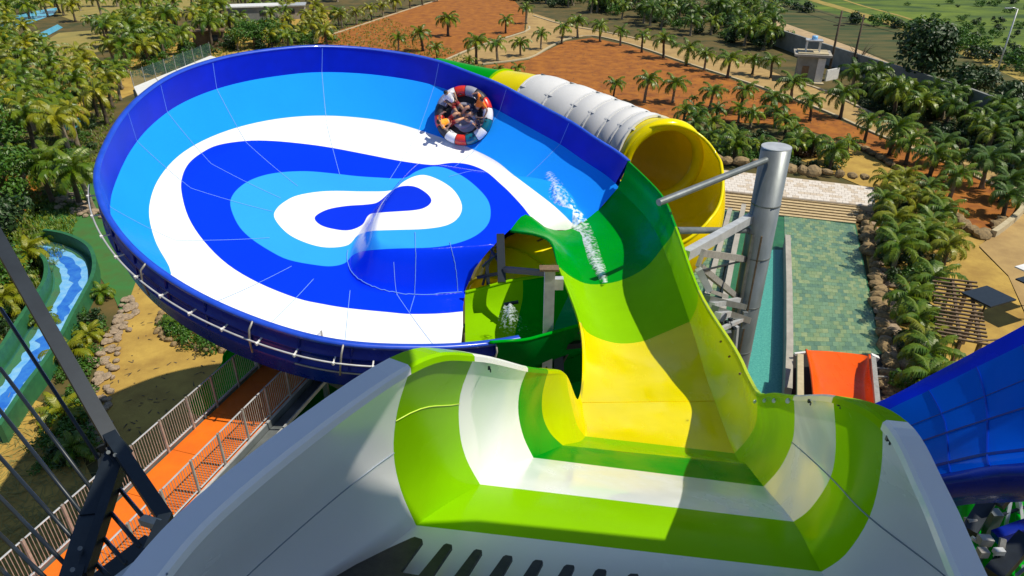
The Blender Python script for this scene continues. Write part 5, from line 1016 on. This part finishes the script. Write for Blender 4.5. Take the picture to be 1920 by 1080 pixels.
for i, (x, y) in enumerate([(642, 53), (669, 46), (697, 39), (719, 32), (742, 24), (769, 17), (792, 10), (820, 3)]): palm(x, y, 5.0, '%s palm in the straight row along the upper sand lot kerb' % ORD[i], 'palms in the straight row behind the upper sand lot', 'frond_yellow', th=.5)
rr = random.Random(42)
ROWS = ['nearest', 'second nearest', 'third nearest', 'fourth nearest', 'fifth nearest', 'farthest']
def rank_labels(pts, label):
    """a label for each point: its row from the front and its place in the row from the left"""
    n = len(pts); nr = max(1, min(6, round(n / 6))); order = sorted(range(n), key=lambda i: -pts[i][1]); out = [None] * n
    for r in range(nr):
        ids = sorted(order[r * n // nr:(r + 1) * n // nr], key=lambda i: pts[i][0]); rn = ROWS[r] if r < nr - 1 or nr == 6 else 'farthest'
        for k, i in enumerate(ids): out[i] = '%s, %s from the left' % (label, ORD[k]) if nr == 1 else '%s, %s from left, %s row' % (label, ORD[k], rn)
    return out
def spots(poly, n, mind, minpx=0):
    out = []; pix = []; t = 0
    while len(out) < n and t < n * 200:
        t += 1; px = rr.uniform(min(p[0] for p in poly), max(p[0] for p in poly)); py = rr.uniform(min(p[1] for p in poly), max(p[1] for p in poly))
        if not inpoly(px, py, poly): continue
        w_ = G(px, py)
        if any((w_.x - o.x) ** 2 + (w_.y - o.y) ** 2 < mind ** 2 for o in out): continue
        out.append(w_); pix.append((px, py))
    return out, pix
def scatter(poly, n, h0, h1, label, group, mats=('frond',), mind=1.6, single=False, th=.42, z=0., name='palm_tree', nf=15, mass=None):
    out, pix = spots(poly, n, mind * K_)
    if mass:   # far palms beyond the limit of single things: one joined object
        V = []; Fc = []; MI = []; ms = list(dict.fromkeys(mats)) + ['trunk']; b = 0
        for w_ in out:
            h = rr.uniform(h0, h1) * K_; mt = rr.choice(mats); hh = h * th * rr.uniform(.85, 1.12); tm, top = rr.choice(TR); T = Matrix.Translation((w_.x, w_.y, 0)) @ Matrix.Rotation(rr.uniform(0, 6.28), 4, 'Z'); T1 = T @ Matrix.Diagonal((h * .42, h * .42, hh, 1)); L = h * .385; T2 = T @ Matrix.Translation((top.x * h * .42, top.y * h * .42, hh)) @ Matrix.Scale(L, 4)
            for me, TT, k in ((tm, T1, len(ms) - 1), (rr.choice(CR[mt]), T2, ms.index(mt))):
                a = np.empty(len(me.vertices) * 3, np.float32); me.vertices.foreach_get('co', a); m4 = np.array(TT); V.append(a.reshape(-1, 3) @ m4[:3, :3].T + m4[:3, 3]); Fc += [tuple(b + i for i in p.vertices) for p in me.polygons]; MI += [k] * len(me.polygons); b += len(me.vertices)
        tag(mesh('distant_palms', np.concatenate(V).tolist(), Fc, ms, mi=MI), mass, kind='stuff'); return
    labs = rank_labels(pix, label)
    for (px, py), lb in zip(pix, labs): palm(px, py, rr.uniform(h0, h1), lb, group, rr.choice(mats), single, th=th, z=z, name=name, nf=nf)
scatter([(0, 55), (40, 60), (120, 150), (240, 130), (250, 200), (190, 260), (150, 300), (0, 300)], 48, 4.4, 6.2, 'palm in the grove left of the bowl', 'palms in the grove left of the bowl', ('frond', 'frond', 'frond_yellow'), 2.4, th=.58)
scatter([(200, 60), (420, 30), (450, 80), (400, 95), (250, 140), (200, 130)], 36, 6, 7.5, 'palm behind the white platform', 'palms in the grove behind the white platform', ('frond_yellow', 'frond', 'frond'), 2.6, th=.5)
scatter([(420, 20), (620, 0), (640, 60), (620, 90), (520, 92), (430, 98)], 30, 4.5, 6.2, 'palm behind the far bowl rim', 'palms in the belt behind the far bowl rim', ('frond_yellow', 'frond', 'frond_yellow'), 2.3)
scatter([(120, -20), (420, -45), (700, -50), (640, 5), (420, 30), (240, 45), (130, 20)], 60, 6, 7.5, 'distant palm at the top edge', 'distant palms along the top left edge', ('frond', 'frond_yellow'), 2.4, th=.5, mass='mass of distant palms along the top left edge')
scatter([(840, -35), (1120, -35), (1430, 25), (1470, 60), (1480, 110), (1330, 75), (1200, 45), (1060, 15), (990, 5), (900, -5)], 85, 5.5, 7.5, 'dark hedge palm beyond the tan path', 'dark palms in the hedge beyond the tan path', ('frond_dark', 'frond', 'frond_dark'), 2.0, th=.45, mass='dark belt of palms beyond the tan path')
scatter([(1590, 165), (1700, 185), (1850, 230), (1960, 270), (1990, 400), (1870, 305), (1760, 250), (1660, 215), (1600, 195)], 30, 4.8, 6.2, 'dark thicket palm below the wall', 'dark palms in the thicket at right', ('frond_dark', 'frond', 'frond_dark'), 1.9)
scatter([(1670, 270), (1800, 325), (1900, 372), (1880, 415), (1800, 395), (1740, 350)], 7, 4.5, 5.6, 'palm on the right end of the sand lot', 'palms on the right end of the sand lot', ('frond', 'frond_dark'), 2.6, True)
scatter([(1240, 225), (1330, 225), (1440, 232), (1560, 265), (1590, 290), (1560, 318), (1480, 325), (1340, 306), (1270, 300)], 26, 3.4, 4.6, 'low palm above the white plaza', 'low palms in the bed above the plaza', ('frond', 'frond_dark', 'frond'), 1.5, th=.35)
scatter([(-40, 20), (60, -10), (130, 20), (60, 50), (0, 60)], 10, 5.5, 7, 'palm by the far pools at top left', 'palms by the far pools', ('frond', 'frond_yellow'), 3)
scatter([(700, -60), (1300, -70), (1500, 0), (1430, 15), (1200, -30), (860, -40)], 75, 5.5, 7.5, 'distant palm at the top centre', 'distant palms at the top centre', ('frond', 'frond_dark', 'frond_yellow'), 2.4, th=.5, mass='mass of distant palms at the top centre')
palm(1553, 327, 4.6, 'palm nearest the stone row at the plaza corner', single=True); palm(1375, 307, 4.2, 'slender palm just left of the grey column top', single=True)
scatter([(1660, 345), (1700, 350), (1760, 410), (1790, 470), (1775, 520), (1745, 540), (1740, 620), (1740, 760), (1700, 760), (1690, 620), (1665, 500), (1645, 400)], 24, 3.6, 4.8, 'palm in the bed beside the pool', 'palms in the long bed beside the pool', ('frond', 'frond', 'frond_yellow'), 1.5, True, th=.42, nf=15)
scatter([(70, 520), (60, 470), (0, 440), (-20, 560), (40, 620), (60, 560)], 6, 3.0, 4.2, 'palm inside the river bend', 'palms inside the river bend', ('frond', 'frond_yellow'), 1.6, True, th=.3)
for (x, y, h, lab) in [(195, 560, 2.8, 'spiky palm at the tip of the green turf'), (130, 680, 3.4, 'big feathery palm between river and stones'), (165, 640, 2.6, 'small feathery palm by the brown stones'), (115, 790, 3.2, 'sunlit palm low on the left beside the stones'), (140, 860, 3.0, 'shaded palm low on the left behind the guard bars'), (80, 610, 2.6, 'palm leaning over the painted river'), (345, 615, 2.6, 'palm half hidden under the bowl edge in the stone ring'), (95, 455, 2.8, 'palm at the river bend near the green turf'), (150, 385, 6.2, 'tall palm among the pale rocks by the turf'), (175, 395, 6.0, 'tall thin palm against the bowl pipe'), (125, 365, 5.8, 'palm at the left of the pale rocks'), (100, 380, 5.6, 'palm throwing shade over the green turf'), (50, 350, 5.2, 'palm beside the round sand bed')]:
    palm(x, y, h, lab, single=True, mat_='frond_yellow' if 'sunlit' in lab or 'feathery' in lab else 'frond', th=.5 if h > 5 else .16, nf=17)
# broadleaf trees and shrubs: many leaf cards through the volume
def leaf_cloud(seed, n, sx, sy, sz, ls, m, z0=0., hollow=.35, lumps=6):
    r = random.Random(seed); vs = []; fs = []; cs = [(Vector((r.uniform(-.6, .6) * sx, r.uniform(-.6, .6) * sy, r.uniform(-.45, .55) * sz)), r.uniform(.35, .6)) for _i in range(lumps)]
    for i in range(n):
        c, rad = r.choice(cs); d = Vector((r.gauss(0, 1), r.gauss(0, 1), r.gauss(0, 1))).normalized() * (hollow + (1 - hollow) * r.random() ** .5) * rad; p = c + Vector((d.x * sx, d.y * sy, d.z * sz)); nrm_ = (d.normalized() * .6 + Vector((r.uniform(-1, 1), r.uniform(-1, 1), r.uniform(-.2, 1))) * .6).normalized(); t = nrm_.orthogonal().normalized(); t.rotate(Matrix.Rotation(r.uniform(0, 6.28), 3, nrm_)); b = nrm_.cross(t); l = ls * r.uniform(.6, 1.3); k = len(vs); p.z += z0
        vs += [p - t * l * .5, p + b * l * .28, p + t * l * .5 - nrm_ * l * .12, p - b * l * .28]; fs.append((k, k + 1, k + 2, k + 3))
    me = bpy.data.meshes.new('foliage'); me.from_pydata([tuple(v) for v in vs], [], fs); me.materials.append(M[m]); me.update(); return me
def btree(px, py, h, w_, m, label, seed, ls=.45, n=1800, name='broadleaf_tree'):
    h *= K_; w_ *= K_
    p = G(px, py); e = empty(name, label, 'tree', (p.x, p.y, 0)); q = MB(); q.tube([(0, 0, 0), (.1, 0, h * .35), (0, .1, h * .6)], [.28, .2, .1], 8); r = random.Random(seed)
    for k in range(6): a = k * 1.1; q.tube([(0, 0, h * (.3 + .05 * k)), (math.cos(a) * w_ * .25, math.sin(a) * w_ * .25, h * .6), (math.cos(a) * w_ * .4, math.sin(a) * w_ * .4, h * .75)], [.1, .06, .02], 6)
    q.build('trunk', 'trunk_dark', e, True); link(bpy.data.objects.new('crown', leaf_cloud(seed, n, w_ * .62, w_ * .62, h * .42, ls, m, h * .62, lumps=11)), e); return e
btree(1718, 172, 8.2, 5.6, 'leaf_dark', 'big dark broadleaf tree hiding part of the boundary wall', 5, .8, 2600); btree(1822, 195, 4.2, 5.0, 'leaf_dark', 'spreading dark tree right of the big broadleaf tree', 6, .6, 1800); btree(1895, 222, 4, 4.6, 'leaf_dark', 'dark low tree under the street lamp', 8, .6, 1500)
btree(478, 92, 4.5, 6, 'leaf_green', 'round bright green broadleaf tree behind the far bowl rim', 11, .45, 2400); btree(505, 88, 3.8, 5, 'leaf_green', 'second round green tree right beside it behind the bowl rim', 12, .45, 1800)
btree(0, 300, 5.5, 5, 'leaf_green', 'bright green bushy tree at the far left edge', 21, .45, 2600); btree(8, 395, 4.6, 4.4, 'leaf_green', 'green leafy tree above the river at the left edge', 22, .4, 2600); btree(2, 500, 4.5, 4.2, 'leaf_dark', 'dark leafy tree at the left edge beside the guard rail', 23, .4, 2400); btree(-5, 570, 3.4, 3.6, 'leaf_green', 'leafy shrub tree low at the left edge near the river', 24, .35, 2000)
# bare tree by the poles
p = G(1602, 140); e = empty('bare_tree', 'leafless brown branching tree beside the second utility pole', 'tree', (p.x, p.y, 0)); q_ = MB(); r = random.Random(77); q_.tube([(0, 0, 0), (.2, 0, 2.5)], [.18, .12], 7); q_.build('trunk', 'trunk_dark', e, True); q_ = MB()
for k in range(22):
    a = r.uniform(0, 6.28); b = Vector((.2, 0, r.uniform(1.2, 2.6))); c = b + Vector((math.cos(a) * 1.1, math.sin(a) * 1.1, r.uniform(1, 2))); d = c + Vector((math.cos(a + r.uniform(-.6, .6)) * 1.2, math.sin(a) * 1, r.uniform(.6, 1.8))); q_.tube([b, c, d], [.06, .035, .012], 5)
q_.build('crown', 'trunk_dark', e, True)
SH = {m: [leaf_cloud(300 + i + 7 * k, 420, 1, 1, .7, .22, m, .55, lumps=7) for i in range(3)] for k, m in enumerate(('leaf_dark', 'leaf_green', 'leaf_red'))}
def shrubs(poly, n, s0, s1, label, group, mats=('leaf_dark', 'leaf_green'), mind=.9, mass=False):
    out, pix = spots(poly, n, mind * K_)
    if mass:
        vs = []; fs = []; mi = []; ms = sorted(set(mats))
        for w_ in out:
            mt = rr.choice(mats); me = rr.choice(SH[mt]); s = rr.uniform(s0, s1) * K_; T = Matrix.Translation((w_.x, w_.y, 0)) @ Matrix.Rotation(rr.uniform(0, 6.28), 4, 'Z') @ Matrix.Scale(s, 4); b = len(vs); vs += [T @ v.co for v in me.vertices]; fs += [tuple(b + i for i in p.vertices) for p in me.polygons]; mi += [ms.index(mt)] * len(me.polygons)
        tag(mesh('undergrowth', vs, fs, ms, mi=mi), label, kind='stuff'); return
    for w_, lb in zip(out, rank_labels(pix, label)):
        s = rr.uniform(s0, s1) * K_; o = bpy.data.objects.new('shrub', rr.choice(SH[rr.choice(mats)])); o.location = (w_.x, w_.y, 0); o.scale = (s, s, s * rr.uniform(.8, 1.2)); o.rotation_euler = (0, 0, rr.uniform(0, 6.28)); link(o); tag(o, lb, 'shrub', group)
shrubs([(1240, 240), (1560, 270), (1600, 300), (1580, 330), (1480, 325), (1300, 306), (1240, 300)], 50, .7, 1.1, 'low leafy shrub under the palms above the plaza stones', 'shrubs above the plaza stones', ('leaf_dark', 'leaf_dark', 'leaf_green', 'leaf_red'), mass=True)
shrubs([(1645, 380), (1700, 370), (1770, 440), (1770, 520), (1740, 560), (1745, 740), (1695, 740), (1680, 600), (1655, 470)], 42, .6, 1.0, 'dark shrub under the palms beside the pool', 'shrubs beside the pool', ('leaf_dark', 'leaf_green', 'leaf_dark'), mass=True)
shrubs([(1600, 170), (1700, 180), (1920, 265), (1960, 400), (1760, 260), (1620, 205)], 70, .8, 1.3, 'dark undergrowth shrub in the thicket at right', 'undergrowth in the thicket at right', ('leaf_dark',), 1.2, mass=True)
shrubs([(860, -20), (1100, -20), (1440, 45), (1490, 110), (1300, 66), (1100, 22), (990, 8)], 110, 1.2, 2.0, 'dark undergrowth shrub behind the tan path', 'undergrowth behind the tan path', ('leaf_dark', 'leaf_dark', 'leaf_green'), 2.4, mass=True)
shrubs([(0, 130), (120, 170), (240, 150), (180, 270), (120, 330), (0, 420)], 34, .7, 1.2, 'undergrowth shrub in the grove left of the bowl', 'undergrowth left of the bowl', ('leaf_green', 'leaf_dark'), 1.8, mass=True)
shrubs([(220, 110), (420, 60), (640, 30), (620, 85), (430, 98), (300, 150)], 56, 1.0, 1.7, 'undergrowth shrub in the belt behind the far bowl rim', 'undergrowth behind the far bowl rim', ('leaf_green', 'leaf_dark'), 2.0, mass=True)
shrubs([(40, 520), (-20, 480), (-20, 640), (40, 640), (70, 590)], 16, .6, 1.0, 'leafy shrub inside the river bend', 'shrubs inside the river bend', ('leaf_green', 'leaf_dark'))
shrubs([(150, 600), (190, 590), (170, 700), (160, 880), (80, 880), (110, 740)], 34, .4, .75, 'low plant beside the brown stones', 'plants between river and stones', ('leaf_green', 'leaf_dark', 'leaf_green'), .8)
shrubs([(310, 605), (400, 640), (430, 655), (350, 645), (315, 625)], 9, .5, .8, 'leafy plant in the stone ringed bed', 'plants in the stone ringed bed', ('leaf_green',), .6)
shrubs([(1250, -30), (1560, 30), (1760, 60), (1920, 120), (1920, 145), (1740, 78), (1540, 30), (1250, -20)], 40, 1.2, 2.4, 'dark scrub bush in the line crossing the field', 'scrub along the field track', ('leaf_dark', 'leaf_green'), 2.6, mass=True)
# cut reeds / dry litter
def litter(poly, n, label, m, ln, wd, seed, z=.06):
    r = random.Random(seed); vs = []; fs = []
    while len(fs) < n:
        px = r.uniform(min(p[0] for p in poly), max(p[0] for p in poly)); py = r.uniform(min(p[1] for p in poly), max(p[1] for p in poly))
        if not inpoly(px, py, poly): continue
        p = G(px, py); a = r.uniform(0, 6.28); t = Vector((math.cos(a), math.sin(a), r.uniform(0, .25))); s = Vector((-t.y, t.x, 0)); l = ln * r.uniform(.4, 1.2); b = len(vs); p.z = z
        vs += [p - s * wd, p + s * wd, p + t * l + s * wd * .3, p + t * l - s * wd * .3]; fs.append((b, b + 1, b + 2, b + 3))
    o = mesh(label.split()[0] + '_litter', vs, fs, m); tag(o, label, kind='stuff')
litter([(-40, 745), (80, 760), (150, 860), (200, 1000), (150, 1080), (-40, 1080)], 900, 'dry grass lying on the sandy ground at lower left', 'lawn_tan', .8, .03, 3)
def tufts(poly, n, label, m, h, seed):
    r = random.Random(seed); vs = []; fs = []
    while len(fs) < n * 5:
        px = r.uniform(min(p[0] for p in poly), max(p[0] for p in poly)); py = r.uniform(min(p[1] for p in poly), max(p[1] for p in poly))
        if not inpoly(px, py, poly): continue
        p = G(px, py)
        for k in range(5): a = r.uniform(0, 6.28); t = Vector((math.cos(a) * .6, math.sin(a) * .6, 1)) * h * r.uniform(.5, 1.2); s = Vector((-math.sin(a), math.cos(a), 0)) * h * .16; b = len(vs); q = p + Vector((r.uniform(-.4, .4), r.uniform(-.4, .4), 0)) * h; vs += [q - s, q + s, q + t]; fs.append((b, b + 1, b + 2))
    o = mesh('grass', vs, fs, m); tag(o, label, kind='stuff')
tufts([(200, 150), (700, 100), (900, 190), (1000, 170), (700, 20), (300, 60)], 5000, 'scrubby grass between the palms behind the bowl', 'frond', .4, 10)
tufts([(0, 100), (240, 120), (190, 300), (120, 480), (0, 640)], 6000, 'scrubby grass under the grove at the left', 'frond', .35, 12)
# ================================================================== RAFT AND RIDERS
ru, rv, rt = march(872, 222)
pc = B3(ru, rv); nx = (B3(ru + .5, rv) - B3(ru - .5, rv)); ny = (B3(ru, rv + .5) - B3(ru, rv - .5)); nrm_r = nx.cross(ny).normalized()
if nrm_r.z < 0: nrm_r = -nrm_r
toC = (O - pc).normalized(); nrm_r = (nrm_r * .72 + toC * .45 + Vector((-.10, 0, 0))).normalized()
xr = cR - nrm_r * cR.dot(nrm_r); xr.normalize(); yr = nrm_r.cross(xr)
RM = Matrix((xr, yr, nrm_r)).transposed().to_4x4(); RM.translation = pc + nrm_r * .42
RR_ = 1.16
raft = bpy.data.objects.new('raft', None); link(raft); raft.matrix_world = RM; raft.matrix_basis = RM; tag(raft, 'round red, white and teal inflatable raft riding the far right bank of the bowl', 'raft')
def torus_seg(name, R_, r_, a0, a1, m, parent, z=0, n=10, k=14, bulge=.06):
    vs = []; fs = []
    for i in range(n + 1):
        f = i / n; a = math.radians(a0 + (a1 - a0) * f); rr_ = r_ * (1 - bulge * (abs(2 * f - 1) ** 4))
        for j in range(k): b = 2 * math.pi * j / k; vs.append(Vector(((R_ + rr_ * math.cos(b)) * math.cos(a), (R_ + rr_ * math.cos(b)) * math.sin(a), z + rr_ * math.sin(b) * 1.15)))
    for i in range(n):
        for j in range(k): fs.append((i * k + j, (i + 1) * k + j, (i + 1) * k + (j + 1) % k, i * k + (j + 1) % k))
    return mesh(name, vs, fs, m, parent, True)
segc = ['raft_teal', 'raft_white', 'raft_red', 'raft_dark', 'raft_grey', 'raft_red', 'raft_white', 'raft_grey', 'raft_dark', 'raft_red', 'raft_dark', 'raft_white', 'raft_red', 'raft_teal', 'raft_white', 'raft_red'][:15]
n_ = len(segc)
for i, c in enumerate(segc): a = -35 + i * 360 / n_; torus_seg('tube_section', RR_, .25, a, a + 360 / n_ - 1.2, c, raft)
q_ = MB(); q_.tube([(0, 0, -.2), (0, 0, -.14)], RR_ - .05, 32); q_.build('floor_sheet', 'raft_dark', raft); torus_seg('floor_ring', .52, .13, 0, 360, 'raft_grey', raft, z=-.08, n=32)
q_ = MB(); q_.tube([(.12, -.3, -.12), (.12, -.3, -.02)], .5, 24); q_.build('floor_pad', 'raft_grey', raft)
for k in range(8):
    a = math.radians(k * 45 + 10); q_ = MB(); q_.tube([Vector((math.cos(a - .13) * (RR_ - .22), math.sin(a - .13) * (RR_ - .22), .14)), Vector((math.cos(a) * (RR_ - .22), math.sin(a) * (RR_ - .22), .25)), Vector((math.cos(a + .13) * (RR_ - .22), math.sin(a + .13) * (RR_ - .22), .14))], .022, 6); q_.build('handle', 'raft_white' if k % 2 else 'raft_dark', raft, True)
for (a, t) in ((-68, 1), (-15, 1)):   # small dark marks on the white sections
    for dd in (-4, 4): aa = math.radians(a + dd); q_ = MB(); q_.box((math.cos(aa) * RR_, math.sin(aa) * RR_, .285), (.07, .05, .01), rz=aa); q_.build('valve', 'raft_dark', raft)
torus_seg('bumper', RR_ + .08, .17, 0, 360, 'raft_dark', raft, z=-.14, n=48)
def skin_body(name, joints, edges, radii, m, parent, root=0, sub=1):
    me = bpy.data.meshes.new(name); me.from_pydata([tuple(j) for j in joints], edges, []); o = link(bpy.data.objects.new(name, me), parent); md = o.modifiers.new('skin', 'SKIN'); md.use_smooth_shade = True; sl = me.skin_vertices[0].data if me.skin_vertices else None
    if sl is None:
        bm = bmesh.new(); bm.from_mesh(me); bm.verts.layers.skin.verify(); bm.to_mesh(me); bm.free(); sl = me.skin_vertices[0].data
    for i, r_ in enumerate(radii): sl[i].radius = (r_, r_)
    sl[root].use_root = True; md.branch_smoothing = .6; sb = o.modifiers.new('sub', 'SUBSURF'); sb.levels = sub; sb.render_levels = sub; me.materials.append(M[m]); return o
def rider(loc, ang, label, shirt, shorts, hair, skin='skin', arms='up', lean=.35, s=1.):
    """seated rider: local +x points to the raft centre, back against the outer tube"""
    e = bpy.data.objects.new('person', None); link(e); e.matrix_basis = RM @ Matrix.Translation(loc) @ Matrix.Rotation(ang, 4, 'Z') @ Matrix.Scale(s, 4); tag(e, label, 'person')
    V = Vector; bk = -lean
    pel = V((0, 0, .12)); wa = V((bk * .28, 0, .30)); ch = V((bk * .7, 0, .52)); nk = V((bk * .92, 0, .66)); hd = V((bk * .95 + .03, 0, .80))
    J = [pel, wa, ch, nk]; E = [(0, 1), (1, 2), (2, 3)]; Rd = [.15, .13, .15, .06]
    def add(pts, rs, fr):
        pr = fr
        for p, r_ in zip(pts, rs): J.append(V(p)); Rd.append(r_); E.append((pr, len(J) - 1)); pr = len(J) - 1
        return pr
    add([hd - V((0, 0, .05)), hd + V((.01, 0, .06))], [.075, .085], 3)
    hands = []
    for sd in (-1, 1):
        add([(.14, sd * .11, .12), (.50, sd * .17, .30), (.78, sd * .12, .02), (.80, sd * .12, -.04), (.92, sd * .13, -.03)], [.105, .085, .055, .045, .035], 0)
        sh = V((bk * .8, sd * .20, .58))
        if arms == 'up': pts = [sh, sh + V((.10, sd * .16, -.06)), sh + V((.30, sd * .14, .12)), sh + V((.36, sd * .12, .17))]
        elif arms == 'side': pts = [sh, sh + V((-.02, sd * .24, -.12)), sh + V((.14, sd * .34, -.26)), sh + V((.19, sd * .36, -.30))]
        else: pts = [sh, sh + V((.08, sd * .10, -.24)), sh + V((.30, sd * .02, -.26)), sh + V((.37, 0, -.25))]
        add(pts, [.065, .052, .040, .032], 2); hands.append((pts[-1], (pts[-1] - pts[-2]).normalized()))
    skin_body('body', J, E, Rd, skin, e)
    # fingers: five short tapering chains leaving each palm
    for (h, d) in hands:
        u = d.orthogonal().normalized(); q = MB(); q.tube([h - d * .02, h + d * .06], [.032, .036], 6)
        for f in range(4): o2 = u * (f - 1.5) * .019; q.tube([h + d * .05 + o2, h + d * (.09 + .012 * (1.5 - abs(f - 1.5))) + o2 - Vector((0, 0, .008)), h + d * (.12 + .012 * (1.5 - abs(f - 1.5))) + o2 - Vector((0, 0, .028))], [.010, .009, .006], 5)
        q.tube([h + u * .03, h + u * .055 + d * .03, h + u * .055 + d * .06], [.012, .010, .007], 5); q.build('hand', skin, e, True)
    # face
    q = MB(); c = hd + V((.085, 0, .03)); q.add([c + V((0, -.014, .02)), c + V((0, .014, .02)), c + V((.028, 0, -.012)), c + V((0, 0, -.02))], [(0, 1, 2), (0, 2, 3), (1, 3, 2)]); q.build('nose', skin, e)
    for sd in (-1, 1):
        q = MB(); q.box(hd + V((.082, sd * .032, .05)), (.012, .022, .012)); q.build('eye', 'hair', e); q = MB(); q.box(hd + V((.0, sd * .086, .03)), (.03, .02, .05)); q.build('ear', skin, e)
    q = MB(); q.box(hd + V((.082, 0, -.025)), (.01, .04, .01)); q.build('mouth', 'shorts_red', e)
    # hair cap
    bm = bmesh.new(); bmesh.ops.create_uvsphere(bm, u_segments=16, v_segments=10, radius=.108); bmesh.ops.delete(bm, geom=[v for v in bm.verts if v.co.z < -.035 and v.co.x > -.03 or v.co.x > .075], context='VERTS')
    for v in bm.verts: v.co = v.co * (1 + .07 * noise.noise(v.co * 30)) + hd + V((-.012, 0, .055))
    me = bpy.data.meshes.new('hair'); bm.to_mesh(me); bm.free(); me.materials.append(M[hair]); link(bpy.data.objects.new('hair', me), e)
    # shirt and shorts follow the body
    JS = [pel + V((0, 0, .08)), wa, ch, nk - V((0, 0, .04))]; ES = [(0, 1), (1, 2), (2, 3)]; RS = [.165, .15, .172, .085]
    for sd in (-1, 1):
        sh = V((bk * .8, sd * .20, .58)); k = {'up': V((.07, sd * .11, -.045)), 'side': V((-.01, sd * .16, -.08)), 'in': V((.05, sd * .07, -.16))}[arms]; JS += [sh, sh + k]; RS += [.088, .075]; ES += [(2, len(JS) - 2), (len(JS) - 2, len(JS) - 1)]
    skin_body('shirt', JS, ES, RS, shirt, e, root=1)
    JS = [pel]; ES = []; RS = [.172]
    for sd in (-1, 1): JS += [V((.14, sd * .11, .125)), V((.40, sd * .155, .26))]; RS += [.122, .105]; ES += [(0, len(JS) - 2), (len(JS) - 2, len(JS) - 1)]
    skin_body('shorts', JS, ES, RS, shorts, e); return e
def at_(a, r_=.80, z=-.02): a = math.radians(a); return Vector((math.cos(a) * r_, math.sin(a) * r_, z))
for a, lab, sh, so_, ha, sk_, ar, sc in [(205, 'rider in an orange and yellow shirt at the lower left of the raft', 'shirt_yellow', 'shorts_red', 'hair', 'skin', 'up', 1.0), (28, 'rider in a red orange shirt with arms spread at the upper right of the raft', 'shirt_orange', 'shorts_dark', 'hair_brown', 'skin', 'side', 1.02), (128, 'rider in a white shirt at the upper left of the raft', 'shirt_white', 'shorts_red', 'hair', 'skin_dark', 'in', .98), (-28, 'rider with dark clothes and bare legs at the right of the raft', 'shorts_dark', 'raft_grey', 'hair', 'skin', 'in', .92)]:
    rider(at_(a), math.radians(a + 180), lab, sh, so_, ha, sk_, ar, s=sc * 1.02)

# ================================================================== ADDED LATTICE (right, out of view, put in to shadow the blue slide)
stt = empty('shadow_lattice', 'added grey steel lattice, unseen, put in to shadow the blue slide', 'tower', (14.5, 8, 0)); sto = Vector((14.5, 8, 0))
def sbar(name, a, b, w_, m='steel'): q = MB(); q.beam(Vector(a) - sto, Vector(b) - sto, w_); q.build(name, m, stt)
for x in (13.2, 16.4):
    for y in (5.2, 8.0, 10.8): sbar('tower_post', (x, y, 0), (x, y, CAMZ + 1.5), .16)
for k in range(10):
    z = CAMZ - 8 + k * 1.05
    sbar('rail', (13.2, 5.2, z), (13.2, 10.8, z + (.5 if k % 2 else 0)), .10, 'steel_dark')
    if k % 3 == 0: sbar('lattice_beam', (13.2, 5.2, z), (16.4, 5.2, z), .14); sbar('lattice_beam', (13.2, 10.8, z), (16.4, 10.8, z), .14); sbar('brace', (13.2, 5.2, z), (13.2, 8.0, z + 2.2), .09); sbar('brace', (13.2, 8.0, z + 2.2), (13.2, 10.8, z), .09)

shrubs([(1500, -20), (1700, 20), (1925, 105), (1925, -40), (1600, -50)], 70, .5, 1.4, 'patchy low bushes scattered over the green field', 'bushes on the field', ('leaf_green', 'leaf_dark', 'leaf_green'), 2.5, mass=True)

scatter([(60, -30), (230, -25), (340, 20), (330, 70), (200, 75), (120, 60)], 20, 5.0, 6.6, 'palm on the tan lawn at top left', 'palms on the tan lawn', ('frond_yellow', 'frond'), 3.2, th=.52)
scatter([(0, 90), (60, 80), (100, 110), (60, 160), (0, 170)], 8, 5.0, 6.6, 'palm beside the long pool edge at far left', 'palms by the long pool edge', ('frond_yellow', 'frond'), 2.8, th=.52)
litter([(905, 124), (1060, 78), (1180, 86), (1480, 186), (1640, 254), (1500, 240), (1240, 225), (950, 200)], 800, 'dead fronds and clods scattered over the sand lot', 'trunk_dark', .5, .05, 31, .07)
litter([(262, 510), (420, 560), (520, 700), (400, 880), (250, 860), (185, 760), (210, 620)], 160, 'dry leaves on the sandy path under the bowl', 'trunk_dark', .35, .04, 33, .07)
